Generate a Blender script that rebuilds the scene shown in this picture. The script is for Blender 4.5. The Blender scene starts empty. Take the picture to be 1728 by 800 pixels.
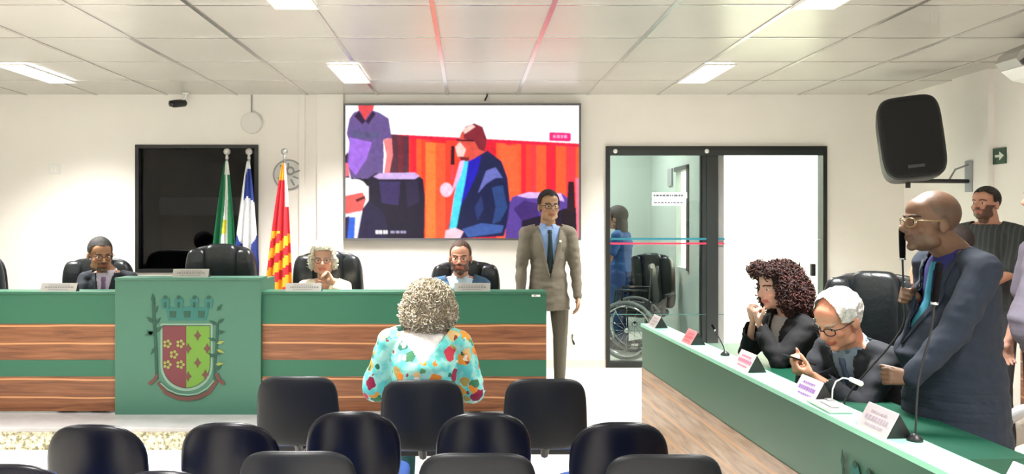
import bpy, bmesh, math, random
from mathutils import Vector, Matrix, Euler, noise
from mathutils.bvhtree import BVHTree
R = math.radians
V = Vector
random.seed(7)
SC = bpy.context.scene
COL = SC.collection
# ---------------------------------------------------------------- camera, world, lights
F = 1400.0                      # focal length in pixels of the 1728 px wide frame
CZ = 1.62                       # eye height above the audience floor
VPX, VPY = 790.0, 369.0
def P(px, py, d):               # a measured pixel at depth d, as a point of the room
    return V(((px - VPX) * d / F, d, CZ - (py - VPY) * d / F))
cam = bpy.data.cameras.new('camera'); cam_o = bpy.data.objects.new('camera', cam); COL.objects.link(cam_o)
cam_o.location = (0, 0, CZ); cam_o.rotation_euler = (R(90), 0, 0)
cam.sensor_width = 36; cam.lens = 36 * F / 1728; cam.shift_x = 74 / 1728; cam.shift_y = -31 / 1728
cam.clip_start = .05
SC.camera = cam_o
SC.view_settings.view_transform = 'Standard'; SC.view_settings.look = 'None'
SC.view_settings.gamma = 1; SC.view_settings.use_curve_mapping = False
SC.view_settings.exposure = 0.22
WALL_Y, CEIL, DAIS, DAIS_Y = 8.15, 2.84, 0.16, 5.79
LEFT, RIGHT, REAR = -5.6, 4.28, -3.6
world = bpy.data.worlds.new('daylight'); SC.world = world; world.use_nodes = True
bg = world.node_tree.nodes['Background']; bg.inputs[0].default_value = (1, .99, .96, 1); bg.inputs[1].default_value = 2.0
LAMP_W = 66.0
def area(name, loc, rot, sx, sy, w, col=(1, .982, .955), spread=math.pi):
    l = bpy.data.lights.new(name, 'AREA'); l.shape = 'RECTANGLE'; l.size = sx; l.size_y = sy; l.energy = w; l.color = col; l.spread = spread
    o = bpy.data.objects.new(name, l); COL.objects.link(o); o.location = loc; o.rotation_euler = rot
    return o
area('rear_fill_light', (-.6, REAR - .12, 1.75), (R(90), 0, 0), 7.6, 1.2, 20, (1, .98, .95))  # fill light added behind the camera, shining through a made-up rear opening

# ---------------------------------------------------------------- helpers
def s2l(c):
    return tuple((x / 12.92 if x <= .04045 else ((x + .055) / 1.055) ** 2.4) for x in [v / 255 for v in c])
MATS = {}
def mat(name, rgb, rough=.6, metal=0, emit=0, spec=.5, noise_amt=0, noise_scale=20, bump=0, bump_scale=80, vcol=False, coat=0):
    if name in MATS: return MATS[name]
    m = bpy.data.materials.new(name); m.use_nodes = True; nt = m.node_tree
    b = nt.nodes['Principled BSDF']; c = s2l(rgb) + (1,)
    b.inputs['Base Color'].default_value = c; b.inputs['Roughness'].default_value = rough
    b.inputs['Metallic'].default_value = metal; b.inputs['Specular IOR Level'].default_value = spec
    b.inputs['Coat Weight'].default_value = coat
    tc = nt.nodes.new('ShaderNodeTexCoord')
    src = None
    if vcol:
        a = nt.nodes.new('ShaderNodeVertexColor'); a.layer_name = 'Col'; src = a.outputs[0]
    if noise_amt:
        n = nt.nodes.new('ShaderNodeTexNoise'); n.inputs['Scale'].default_value = noise_scale; n.inputs['Detail'].default_value = 4
        nt.links.new(tc.outputs['Object'], n.inputs['Vector'])
        mr = nt.nodes.new('ShaderNodeMapRange'); mr.inputs[1].default_value = .3; mr.inputs[2].default_value = .7
        mr.inputs[3].default_value = 1 - noise_amt; mr.inputs[4].default_value = 1 + noise_amt
        nt.links.new(n.outputs[0], mr.inputs[0])
        mx = nt.nodes.new('ShaderNodeVectorMath'); mx.operation = 'SCALE'
        if src: nt.links.new(src, mx.inputs[0])
        else: mx.inputs[0].default_value = c[:3]
        nt.links.new(mr.outputs[0], mx.inputs['Scale']); src = mx.outputs[0]
    if src: nt.links.new(src, b.inputs['Base Color'])
    if emit:
        b.inputs['Emission Color'].default_value = c; b.inputs['Emission Strength'].default_value = emit
        if emit and rough >= .99: b.inputs['Base Color'].default_value = (0, 0, 0, 1)
    if bump:
        n2 = nt.nodes.new('ShaderNodeTexNoise'); n2.inputs['Scale'].default_value = bump_scale; n2.inputs['Detail'].default_value = 3
        nt.links.new(tc.outputs['Object'], n2.inputs['Vector'])
        bp = nt.nodes.new('ShaderNodeBump'); bp.inputs['Strength'].default_value = bump; bp.inputs['Distance'].default_value = .01
        nt.links.new(n2.outputs[0], bp.inputs['Height']); nt.links.new(bp.outputs[0], b.inputs['Normal'])
    MATS[name] = m; return m

def link(name, bm_or_me, mats, parent=None, smooth=False, kind=None, label=None):
    if isinstance(bm_or_me, bmesh.types.BMesh):
        me = bpy.data.meshes.new(name); bm_or_me.normal_update(); bm_or_me.to_mesh(me); bm_or_me.free()
    else: me = bm_or_me; me.name = name
    if not isinstance(mats, (list, tuple)): mats = [mats]
    if not me.materials:
        for m in mats: me.materials.append(m)
    if smooth:
        for p in me.polygons: p.use_smooth = True
    o = bpy.data.objects.new(name, me); COL.objects.link(o)
    if parent: o.parent = parent
    if kind: o['kind'] = kind
    if label: o['label'] = label
    return o
def thing(name, label, cat, loc=(0, 0, 0), rz=0, group=None):
    o = bpy.data.objects.new(name, None); COL.objects.link(o); o.empty_display_size = .1
    o.location = loc; o.rotation_euler = (0, 0, rz); o['label'] = label; o['category'] = cat
    if group: o['group'] = group
    return o
def tag(o, label, cat, group=None):
    o['label'] = label; o['category'] = cat
    if group: o['group'] = group
    return o
def kids(o): return [c for c in bpy.data.objects if c.parent == o]
def dup(root, loc, rz, label):
    r = root.copy(); COL.objects.link(r); r.location = loc; r.rotation_euler = (0, 0, rz); r['label'] = label
    for ch in kids(root):
        c = ch.copy(); COL.objects.link(c); c.parent = r
        for g in kids(ch):
            e = g.copy(); COL.objects.link(e); e.parent = c
    return r
def NB(): return bmesh.new()
def box(bm, lo, hi, mi=0, bev=0, M=None):
    x0, y0, z0 = lo; x1, y1, z1 = hi
    vs = [bm.verts.new(v) for v in [(x0,y0,z0),(x1,y0,z0),(x1,y1,z0),(x0,y1,z0),(x0,y0,z1),(x1,y0,z1),(x1,y1,z1),(x0,y1,z1)]]
    fs = [bm.faces.new([vs[i] for i in q]) for q in [(3,2,1,0),(4,5,6,7),(0,1,5,4),(1,2,6,5),(2,3,7,6),(3,0,4,7)]]
    for f in fs: f.material_index = mi
    if bev:
        es = list({e for f in fs for e in f.edges})
        r = bmesh.ops.bevel(bm, geom=es, offset=bev, segments=2, affect='EDGES', profile=.5)
        for f in r['faces']: f.material_index = mi
        vs = list({v for v in vs if v.is_valid} | {v for f in r['faces'] for v in f.verts})
    if M:
        for v in vs: v.co = M @ v.co
    return vs
def hexa(bm, pts, mi=0):          # 8 points: bottom four ccw, top four ccw
    vs = [bm.verts.new(p) for p in pts]
    for q in [(3,2,1,0),(4,5,6,7),(0,1,5,4),(1,2,6,5),(2,3,7,6),(3,0,4,7)]:
        bm.faces.new([vs[i] for i in q]).material_index = mi
def frame_of(d):
    d = d.normalized(); a = V((0, 0, 1)) if abs(d.z) < .9 else V((1, 0, 0))
    u = d.cross(a).normalized(); return u, d.cross(u).normalized()
def tube(bm, pts, rad, seg=10, mi=0, caps=True):
    pts = [V(p) for p in pts]; n = len(pts)
    rad = rad if isinstance(rad, (list, tuple)) else [rad] * n
    rings = []; u = None
    for i, p in enumerate(pts):
        d = (pts[min(i+1, n-1)] - pts[max(i-1, 0)]).normalized()
        if u is None: u, w = frame_of(d)
        else:
            u = (u - d * u.dot(d)).normalized(); w = d.cross(u)
        rings.append([bm.verts.new(p + (u * math.cos(a) + w * math.sin(a)) * rad[i]) for a in [2*math.pi*k/seg for k in range(seg)]])
    for a, b in zip(rings, rings[1:]):
        for k in range(seg): bm.faces.new([a[k], a[(k+1) % seg], b[(k+1) % seg], b[k]]).material_index = mi
    if caps:
        bm.faces.new(rings[0][::-1]).material_index = mi; bm.faces.new(rings[-1]).material_index = mi
def lathe(bm, prof, c=(0, 0, 0), seg=24, mi=0):
    rings = [[bm.verts.new((c[0] + r*math.cos(2*math.pi*k/seg), c[1] + r*math.sin(2*math.pi*k/seg), c[2] + z)) for k in range(seg)] for r, z in prof]
    for a, b in zip(rings, rings[1:]):
        for k in range(seg): bm.faces.new([a[k], a[(k+1) % seg], b[(k+1) % seg], b[k]]).material_index = mi
    bm.faces.new(rings[0][::-1]).material_index = mi; bm.faces.new(rings[-1]).material_index = mi
def ell(bm, c, r, M=None, seg=20, rings=12):
    c = V(c); top = None; g = []
    T = M or Matrix.Identity(3)
    for i in range(1, rings):
        th = math.pi * i / rings
        g.append([bm.verts.new(c + T @ V((r[0]*math.sin(th)*math.cos(2*math.pi*k/seg), r[1]*math.sin(th)*math.sin(2*math.pi*k/seg), r[2]*math.cos(th)))) for k in range(seg)])
    t = bm.verts.new(c + T @ V((0, 0, r[2]))); b = bm.verts.new(c + T @ V((0, 0, -r[2])))
    for k in range(seg):
        bm.faces.new([t, g[0][k], g[0][(k+1) % seg]]); bm.faces.new([b, g[-1][(k+1) % seg], g[-1][k]])
    for a, e in zip(g, g[1:]):
        for k in range(seg): bm.faces.new([a[k], e[k], e[(k+1) % seg], a[(k+1) % seg]])
def cap(bm, p0, p1, r0, r1, seg=14):
    p0, p1 = V(p0), V(p1); d = p1 - p0; L = d.length
    if L < 1e-5: return ell(bm, p0, (r0,)*3)
    d /= L; pts, rr = [], []
    for t in (90, 65, 40, 15): pts.append(p0 - d*r0*math.sin(R(t))); rr.append(max(r0*math.cos(R(t)), .0004))
    for t in (.25, .5, .75): pts.append(p0.lerp(p1, t)); rr.append(r0 + (r1-r0)*t)
    for t in (15, 40, 65, 90): pts.append(p1 + d*r1*math.sin(R(t))); rr.append(max(r1*math.cos(R(t)), .0004))
    tube(bm, pts, rr, seg)
def bake(bm, voxel=.006, smooth=2, fac=.5):
    me = bpy.data.meshes.new('tmp'); bm.normal_update(); bm.to_mesh(me); bm.free()
    o = bpy.data.objects.new('tmp', me); COL.objects.link(o)
    m = o.modifiers.new('r', 'REMESH'); m.mode = 'VOXEL'; m.voxel_size = voxel
    s = o.modifiers.new('s', 'SMOOTH'); s.iterations = smooth; s.factor = fac
    dg = bpy.context.evaluated_depsgraph_get()
    out = bpy.data.meshes.new_from_object(o.evaluated_get(dg)); bpy.data.objects.remove(o)
    for p in out.polygons: p.use_smooth = True
    return out
def lerp(a, b, t): return a + (b - a) * t
def interp(tab, x):
    if x <= tab[0][0]: return tab[0][1]
    for (a, b), (c, d) in zip(tab, tab[1:]):
        if x <= c: return b + (d - b) * (x - a) / (c - a)
    return tab[-1][1]
def paint(me, fn):
    ca = me.color_attributes.new('Col', 'FLOAT_COLOR', 'POINT')
    for i, v in enumerate(me.vertices): ca.data[i].color = tuple(fn(v.co)) + (1,)
def displace(me, fn):
    ns = [v.normal.copy() for v in me.vertices]
    for v, n in zip(me.vertices, ns): v.co = v.co + n * fn(v.co)
def cut(me, keep):                # drop the faces whose centre fails the test
    bm = NB(); bm.from_mesh(me)
    bmesh.ops.delete(bm, geom=[f for f in bm.faces if not keep(f.calc_center_median())], context='FACES')
    bm.to_mesh(me); bm.free(); return me
# ---------------------------------------------------------------- materials
white_wall = mat('wall_paint', (240, 236, 229), .75, noise_amt=.015, noise_scale=3)
def ceiling_mat():
    m = mat('ceiling_panel', (182, 179, 171), .30, noise_amt=.03, noise_scale=2.2, bump=.12, bump_scale=1.6); return m
floor_m = mat('porcelain_floor', (232, 228, 218), .22, noise_amt=.03, noise_scale=4)
tbar = mat('ceiling_bar', (205, 203, 200), .24, metal=.85)
def granite():
    m = mat('granite', (205, 196, 170), .4); nt = m.node_tree; b = nt.nodes['Principled BSDF']
    tc = nt.nodes.new('ShaderNodeTexCoord'); n = nt.nodes.new('ShaderNodeTexNoise'); n.inputs['Scale'].default_value = 45; n.inputs['Detail'].default_value = 5
    r = nt.nodes.new('ShaderNodeValToRGB'); e = r.color_ramp.elements
    e[0].position = .38; e[0].color = s2l((120, 116, 84)) + (1,); e[1].position = .62; e[1].color = s2l((232, 224, 200)) + (1,)
    nt.links.new(tc.outputs['Object'], n.inputs[0]); nt.links.new(n.outputs[0], r.inputs[0]); nt.links.new(r.outputs[0], b.inputs['Base Color']); return m
granite_m = granite()
marble_m = mat('grey_marble', (160, 158, 158), .3, noise_amt=.12, noise_scale=6)
def wood(name, dark, mid, light, rough=.35):
    m = mat(name, mid, rough); nt = m.node_tree; b = nt.nodes['Principled BSDF']
    tc = nt.nodes.new('ShaderNodeTexCoord'); mp = nt.nodes.new('ShaderNodeMapping'); mp.inputs['Scale'].default_value = (.9, .9, 14)
    nt.links.new(tc.outputs['Object'], mp.inputs[0])
    n = nt.nodes.new('ShaderNodeTexNoise'); n.inputs['Scale'].default_value = 2.4; n.inputs['Detail'].default_value = 6; n.inputs['Distortion'].default_value = 1.3
    nt.links.new(mp.outputs[0], n.inputs[0])
    r = nt.nodes.new('ShaderNodeValToRGB'); e = r.color_ramp.elements
    e[0].position = .3; e[0].color = s2l(dark) + (1,); e[1].position = .72; e[1].color = s2l(light) + (1,)
    x = e.new(.5); x.color = s2l(mid) + (1,)
    nt.links.new(n.outputs[0], r.inputs[0])
    # thin pale sapwood lines running along the boards
    mp2 = nt.nodes.new('ShaderNodeMapping'); mp2.inputs['Scale'].default_value = (.0, .0, 1); nt.links.new(tc.outputs['Object'], mp2.inputs[0])
    n3 = nt.nodes.new('ShaderNodeTexNoise'); n3.inputs['Scale'].default_value = .9; nt.links.new(tc.outputs['Object'], n3.inputs[0])
    sep = nt.nodes.new('ShaderNodeSeparateXYZ'); nt.links.new(tc.outputs['Object'], sep.inputs[0])
    a = nt.nodes.new('ShaderNodeMath'); a.operation = 'MULTIPLY_ADD'; nt.links.new(n3.outputs[0], a.inputs[0]); a.inputs[1].default_value = .05; nt.links.new(sep.outputs[2], a.inputs[2])
    w = nt.nodes.new('ShaderNodeMath'); w.operation = 'MULTIPLY'; nt.links.new(a.outputs[0], w.inputs[0]); w.inputs[1].default_value = 7.4
    fr = nt.nodes.new('ShaderNodeMath'); fr.operation = 'FRACT'; nt.links.new(w.outputs[0], fr.inputs[0])
    lt = nt.nodes.new('ShaderNodeMath'); lt.operation = 'LESS_THAN'; nt.links.new(fr.outputs[0], lt.inputs[0]); lt.inputs[1].default_value = .09
    mx = nt.nodes.new('ShaderNodeMix'); mx.data_type = 'RGBA'; nt.links.new(lt.outputs[0], mx.inputs[0]); nt.links.new(r.outputs[0], mx.inputs[6]); mx.inputs[7].default_value = s2l((180, 128, 84)) + (1,)
    nt.links.new(mx.outputs[2], b.inputs['Base Color']); return m
wood_m = wood('striped_wood', (90, 50, 24), (115, 69, 39), (134, 86, 54))
wood2_m = wood('striped_wood_glare', (112, 84, 60), (148, 118, 94), (168, 142, 118), .25)  # paler copy of the striped wood, with glare put into its colour
redwood_m = wood('red_wood', (96, 40, 22), (134, 66, 36), (160, 88, 50))
green_a = mat('green_band', (28, 90, 66), .45)
green_b = mat('green_block', (54, 100, 82), .5)
green_c = mat('green_ledge', (150, 214, 186), .3)
green_d = mat('green_worktop', (12, 72, 53), .4)
green_e = mat('green_side_band', (62, 97, 79), .4)
black_m = mat('black_frame', (22, 24, 25), .4)
blackp = mat('black_plastic', (18, 19, 22), .45)
leather = mat('black_leather', (24, 29, 32), .32, bump=.25, bump_scale=30)
chrome = mat('chrome', (200, 200, 205), .15, metal=1)
greyplas = mat('grey_plastic', (150, 152, 155), .4)
whitep = mat('white_plastic', (232, 232, 230), .4)
def glass_mat(name, tint, gl=.08, rough=.02, tr=1.0):
    m = bpy.data.materials.new(name); m.use_nodes = True; nt = m.node_tree; nt.nodes.clear()
    o = nt.nodes.new('ShaderNodeOutputMaterial'); t = nt.nodes.new('ShaderNodeBsdfTransparent'); t.inputs[0].default_value = s2l(tint) + (1,)
    g = nt.nodes.new('ShaderNodeBsdfGlossy'); g.inputs['Roughness'].default_value = rough
    x = nt.nodes.new('ShaderNodeMixShader'); x.inputs[0].default_value = gl
    nt.links.new(t.outputs[0], x.inputs[1]); nt.links.new(g.outputs[0], x.inputs[2]); nt.links.new(x.outputs[0], o.inputs[0]); return m
door_glass = glass_mat('door_glass', (242, 248, 245), .04)
dark_glass = glass_mat('dark_window_glass', (165, 168, 174), .022)

# ---------------------------------------------------------------- room shell
def sbox(name, lo, hi, m, bev=0):
    bm = NB(); box(bm, lo, hi, 0, bev); return link(name, bm, m, kind='structure')
sbox('floor', (LEFT - .2, REAR - .2, -.1), (RIGHT + .2, WALL_Y + .2, 0), floor_m)
# raised dais for the back bench, marble nosing over a granite riser
bm = NB(); box(bm, (LEFT, DAIS_Y + .02, 0), (.62, 6.3, DAIS - .03), 0); box(bm, (LEFT, DAIS_Y, DAIS - .03), (.62, 6.34, DAIS), 1, .006); box(bm, (.62, DAIS_Y, 0), (RIGHT, 6.34, DAIS), 2); box(bm, (LEFT, 6.3, 0), (RIGHT, WALL_Y, DAIS - .03), 2)
box(bm, (LEFT, 6.34, DAIS - .03), (RIGHT, WALL_Y, DAIS), 2)
link('floor_dais', bm, [granite_m, marble_m, floor_m], kind='structure')
# ceiling slab and its hanging grid
GX = [-.204 + .69 * k for k in range(-8, 8)]; GX = [x for x in GX if LEFT < x < RIGHT]
GY = [8.17 - .86 * k for k in range(1, 14)]; GY = [y for y in GY if REAR < y < WALL_Y]
sbox('ceiling', (LEFT - .2, REAR - .2, CEIL), (RIGHT + .2, WALL_Y + .2, CEIL + .1), ceiling_mat())
bm = NB()
for x in GX: box(bm, (x - .015, REAR, CEIL - .007), (x + .015, WALL_Y, CEIL))
for y in GY: box(bm, (LEFT, y - .007, CEIL - .005), (RIGHT, y + .007, CEIL))
link('trim_1', bm, tbar, kind='structure')
# back wall with two openings: dark window and glass doors
WX0, WX1, WZ0, WZ1 = -3.265, -2.06, 1.09, 2.345
DX0, DX1, DZ1 = 1.35, 3.515, 2.33
bm = NB(); Y0, Y1 = WALL_Y, WALL_Y + .15
for lo, hi in [((LEFT - .2, 0), (WX0, CEIL)), ((WX0, 0), (WX1, WZ0)), ((WX0, WZ1), (WX1, CEIL)), ((WX1, 0), (DX0, CEIL)), ((DX0, DZ1), (DX1, CEIL)), ((DX1, 0), (RIGHT + .2, CEIL)), ((DX0, 0), (DX1, DAIS))]:
    box(bm, (lo[0], Y0, lo[1]), (hi[0], Y1, hi[1]))
link('wall_back', bm, white_wall, kind='structure')
sbox('wall_left', (LEFT - .2, REAR, 0), (LEFT, WALL_Y, CEIL), white_wall)
bm = NB(); box(bm, (RIGHT, REAR, 0), (RIGHT + .2, WALL_Y, CEIL)); box(bm, (RIGHT - .05, 6.75, 0), (RIGHT, 7.25, CEIL))
link('wall_right', bm, white_wall, kind='structure')
bm = NB()
for lo, hi in [((LEFT, 0), (-4.5, CEIL)), ((3.4, 0), (RIGHT, CEIL)), ((-4.5, 0), (3.4, 1.1)), ((-4.5, 2.4), (3.4, CEIL))]:
    box(bm, (lo[0], REAR - .15, lo[1]), (hi[0], REAR, hi[1]))
link('wall_rear', bm, white_wall, kind='structure')
sbox('baseboard_back', (WX1 + 2.7, WALL_Y - .012, DAIS), (DX0, WALL_Y, DAIS + .08), mat('baseboard', (226, 214, 196), .4))
sbox('trim_2', (RIGHT - .02, 2.6, 0), (RIGHT, 6.4, 1.5), redwood_m)
# cable duct and shallow pilaster on the back wall beside the screen
sbox('trim_3', (-1.66, WALL_Y - .02, DAIS), (-1.60, WALL_Y, CEIL), white_wall, .004)
sbox('trim_4', (-1.48, WALL_Y - .035, DAIS), (-1.22, WALL_Y, CEIL), white_wall, .004)

# dark window: frame, pane, and the dark walled room behind it
w = thing('window_1', 'x', 'x'); del w['label'], w['category']; w['kind'] = 'structure'; w.location = (WX0, WALL_Y, WZ0)
ww, wh = WX1 - WX0, WZ1 - WZ0
bm = NB(); t = .035
for lo, hi in [((0, 0), (t, wh)), ((ww - t, 0), (ww, wh)), ((t, 0), (ww - t, t)), ((t, wh - t), (ww - t, wh))]: box(bm, (lo[0], -.02, lo[1]), (hi[0], .1, hi[1]))
link('window_frame', bm, black_m, w)
bm = NB(); box(bm, (t, .04, t), (ww - t, .048, wh - t)); link('window_pane', bm, dark_glass, w)
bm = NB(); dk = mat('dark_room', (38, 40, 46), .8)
X0, X1 = WX0 - .5, WX1 + .5
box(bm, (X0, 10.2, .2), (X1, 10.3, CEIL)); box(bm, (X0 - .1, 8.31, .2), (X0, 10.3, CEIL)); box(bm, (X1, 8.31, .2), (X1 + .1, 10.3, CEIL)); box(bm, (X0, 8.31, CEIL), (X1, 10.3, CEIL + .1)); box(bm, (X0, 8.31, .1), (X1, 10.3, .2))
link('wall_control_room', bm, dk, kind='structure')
bm = NB(); box(bm, (X0, 10.1, 1.66), (X1, 10.19, 1.88), 0, .01); link('reflection_band', bm, mat('reflection_grey', (190, 190, 195), .5), kind='structure')  # bar standing in for a reflected band in the window glass

# glass doors
d = thing('door_1', 'x', 'x'); del d['label'], d['category']; d['kind'] = 'structure'; d.location = (DX0, WALL_Y, DAIS)
dw, dh = DX1 - DX0, DZ1 - DAIS
bm = NB(); t = .04
for lo, hi in [((0, 0), (t, dh)), ((dw - t, 0), (dw, dh)), ((t, dh - t), (dw - t, dh)), ((t, 0), (1.0, .05))]: box(bm, (lo[0], -.03, lo[1]), (hi[0], .1, hi[1]))
box(bm, (.99, -.02, 0), (1.10, .06, dh), 1)
box(bm, (.93, .0, 0), (.99, .04, dh), 1); box(bm, (1.10, .02, 0), (1.17, .06, dh), 2)
box(bm, (t, -.03, dh - t - .05), (dw - t, .03, dh - t), 1)
link('door_frame', bm, [black_m, mat('dark_bronze', (38, 44, 44), .3), mat('grey_aluminium', (150, 152, 150), .35, metal=.3)], d)
bm = NB(); box(bm, (t, .0, .05), (.95, .008, dh - t)); link('door_pane', bm, door_glass, d)
bm = NB(); box(bm, (1.15, .03, 0), (dw - t, .038, dh - t)); rp_ = link('door_pane', bm, door_glass, d)
def zz(y): return CZ - (y - VPY) * WALL_Y / F - DAIS
bm = NB(); box(bm, (t, -.004, zz(405)), (1.17, -.001, zz(401.5))); link('glass_stripe', bm, mat('teal_tape', (30, 110, 125), .5), d, label='teal stripe taped across the glass')
bm = NB(); box(bm, (t, -.004, zz(412.5)), (1.17, -.001, zz(409.5))); link('glass_stripe', bm, mat('red_tape', (200, 50, 80), .5), d, label='red stripe taped across the glass')
bm = NB(); box(bm, (t, -.004, zz(531)), (1.17, -.001, zz(530))); link('glass_stripe', bm, mat('thin_tape', (60, 110, 105), .5), d, label='thin dark stripe low on the glass')
bm = NB(); box(bm, (1.17, .02, zz(405)), (2.12, .028, zz(403.8))); link('glass_stripe', bm, mat('pale_tape', (190, 198, 196), .5), d, label='faint stripe on the bright pane')
for X in (.09, .985):
    bm = NB(); ell(bm, (X, -.035, dh - .05), (.022, .012, .022)); link('bolt', bm, whitep, d, smooth=True)
bm = NB(); box(bm, (2.015, -.02, zz(466)), (2.06, .03, zz(445)), 0, .008); box(bm, (2.025, -.035, zz(460)), (2.05, -.02, zz(451)), 0, .004); link('door_handle', bm, blackp, rp_)
o = thing('door_sign', 'white sticker with two lines of small print on the left glass pane', 'sign', P(1100, 347, WALL_Y - .012))
bm = NB(); box(bm, (0, -.002, 0), (.335, 0, .068), 0); box(bm, (0, -.002, .072), (.345, 0, .13), 0); spl = link('sign_plate', bm, whitep, o)
bm = NB(); random.seed(3); x = .015
while x < .3:
    l = random.uniform(.012, .04); box(bm, (x, -.0035, .09), (x + l, -.002, .108)); x += l + .007
x = .02
while x < .3:
    l = random.uniform(.012, .03); box(bm, (x, -.0035, .022), (x + l, -.002, .034)); x += l + .009
link('print', bm, mat('ink', (90, 96, 110), .6), spl)

# corridor beyond the left pane, bright patio beyond the right one
corr = mat('corridor_paint', (178, 190, 184), .8)
PX = 2.36
sbox('floor_corridor', (-.2, WALL_Y + .15, 0), (6.2, 11.2, DAIS), floor_m)
sbox('wall_corridor_back', (-.2, 10.7, DAIS), (PX, 10.8, 3), corr)
sbox('wall_corridor_left', (-.3, WALL_Y + .15, DAIS), (-.2, 10.8, 3), corr)
sbox('ceiling_corridor', (-.3, WALL_Y + .15, 3.0), (PX + .06, 10.8, 3.08), corr)
bm = NB()
for lo, hi in [((8.3, DAIS), (8.86, 3)), ((9.42, DAIS), (10.7, 3)), ((8.86, DAIS), (9.42, 1.08)), ((8.86, 2.17), (9.42, 3))]: box(bm, (PX, lo[0], lo[1]), (PX + .06, hi[0], hi[1]))
link('wall_partition', bm, corr, kind='structure')
bm = NB(); box(bm, (PX - .02, 8.86, 1.06), (PX + .08, 8.92, 2.2)); box(bm, (PX - .02, 8.86, 2.15), (PX + .08, 9.44, 2.2)); link('window_2', bm, mat('window_frame_grey', (70, 74, 76), .5), kind='structure')
tag(sbox('air_vent', (PX - .02, 9.55, 2.0), (PX, 9.75, 2.2), greyplas), 'small grey wall vent seen through left glass pane', 'vent'); del bpy.data.objects['air_vent']['kind']
patio = mat('patio_wall', (246, 243, 226), .8, noise_amt=.04, noise_scale=1.2)
sbox('wall_patio_back', (PX + .06, 11.0, DAIS), (6.2, 11.1, 3.6), patio)
sbox('wall_patio_right', (6.1, 8.3, DAIS), (6.2, 11.1, 3.6), patio)
sbox('wall_patio_near', (RIGHT + .2, 8.15, DAIS), (6.2, 8.3, 3.6), patio)
area('patio_skylight', (4.2, 9.7, 3.5), (0, 0, 0), 3.0, 2.2, 330)
area('corridor_fill', (1.2, 9.6, 2.95), (0, 0, 0), .6, .2, 55)  # fill light added to brighten the corridor, no fixture
area('control_room_fill', (-2.6, 9.0, 2.8), (0, 0, 0), .2, .2, 3)  # weak fill added so the grey band shows through the dark pane

# ---------------------------------------------------------------- lamps in the ceiling
lampm = mat('lamp_diffuser', (255, 250, 242), 1.0, emit=6)
def lamp(x, y, label, first=[]):
    if first:
        o = dup(first[0], (x, y, CEIL - .012), 0, label)
    else:
        o = thing('ceiling_light', label, 'ceiling light', (x, y, CEIL - .012), 0, 'ceiling lights')
        bm = NB(); w, l, t = .125, .43, .014
        for lo, hi in [((-w, -l), (-w + t, l)), ((w - t, -l), (w, l)), ((-w + t, -l), (w - t, -l + t)), ((-w + t, l - t), (w - t, l))]: box(bm, (lo[0], lo[1], -.012), (hi[0], hi[1], .0))
        link('lamp_frame', bm, whitep, o)
        bm = NB(); box(bm, (-w + t, -l + t, -.004), (w - t, l - t, .0)); link('diffuser', bm, lampm, o)
        first.append(o)
    area('ceiling_lamp_light', (x, y, CEIL - .03), (0, 0, 0), .22, .8, LAMP_W, spread=R(116))
rows = [(6.9, 'near the back wall'), (4.32, 'second row from the back wall'), (1.7, 'over the front of the audience'), (-.9, 'over the rear of the room')]
for y, wy in rows:
    for x, wx in [(-3.58, 'left'), (-.98, 'middle'), (1.97, 'right')]:
        lamp(x, y, 'lit recessed ceiling light panel, %s column, %s' % (wx, wy))

# ---------------------------------------------------------------- back bench
DY = 6.23          # its front plane
def bench(x0, x1, label):
    o = thing('council_bench', label, 'desk', ((x0 + x1) / 2, DY, DAIS)); h = (x1 - x0) / 2; T = .913
    def b(n, lo, hi, m, bev=0):
        bm = NB(); box(bm, lo, hi, 0, bev); link(n, bm, m, o)
    b('upper_band', (-h, 0, .67), (h, .03, T - .02), green_a)
    b('wood_panel', (-h, -.004, .40), (h, .03, .67), wood_m, .002)
    b('middle_band', (-h, 0, .275), (h, .03, .40), green_a)
    b('wood_panel', (-h, -.004, .015), (h, .03, .275), wood_m, .002)
    b('ledge', (-h, -.012, T - .02), (h, .19, T), green_a, .003)
    b('worktop', (-h, .03, .73), (h, .45, .76), green_d, .003)
    for s in (-1, 1): b('side_panel', (s*h - (.03 if s > 0 else 0), .03, .0), (s*h + (.03 if s < 0 else 0), .44, .73), green_a)
    return o
bench(-4.9, -2.63, 'long green and striped wood bench left of the crest lectern')
bench(-1.545, .587, 'long green and striped wood bench right of the crest lectern')
o = thing('presidential_lectern', 'taller green centre block of the bench bearing a painted coat of arms', 'lectern', (-2.0875, 6.18, DAIS))
h = (2.63 - 1.545) / 2
bm = NB(); box(bm, (-h, 0, 0), (h, .03, 1.0), 0); box(bm, (-h, .03, 0), (-h + .03, .45, 1.0)); box(bm, (h - .03, .03, 0), (h, .45, 1.0)); link('front_panel', bm, green_b, o)
bm = NB(); box(bm, (-h, -.01, 1.0), (h, .2, 1.02), 0, .003); link('ledge', bm, green_b, o)
bm = NB(); box(bm, (-h + .03, .03, .8), (h - .03, .45, .83), 0); link('worktop', bm, green_d, o)
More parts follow.
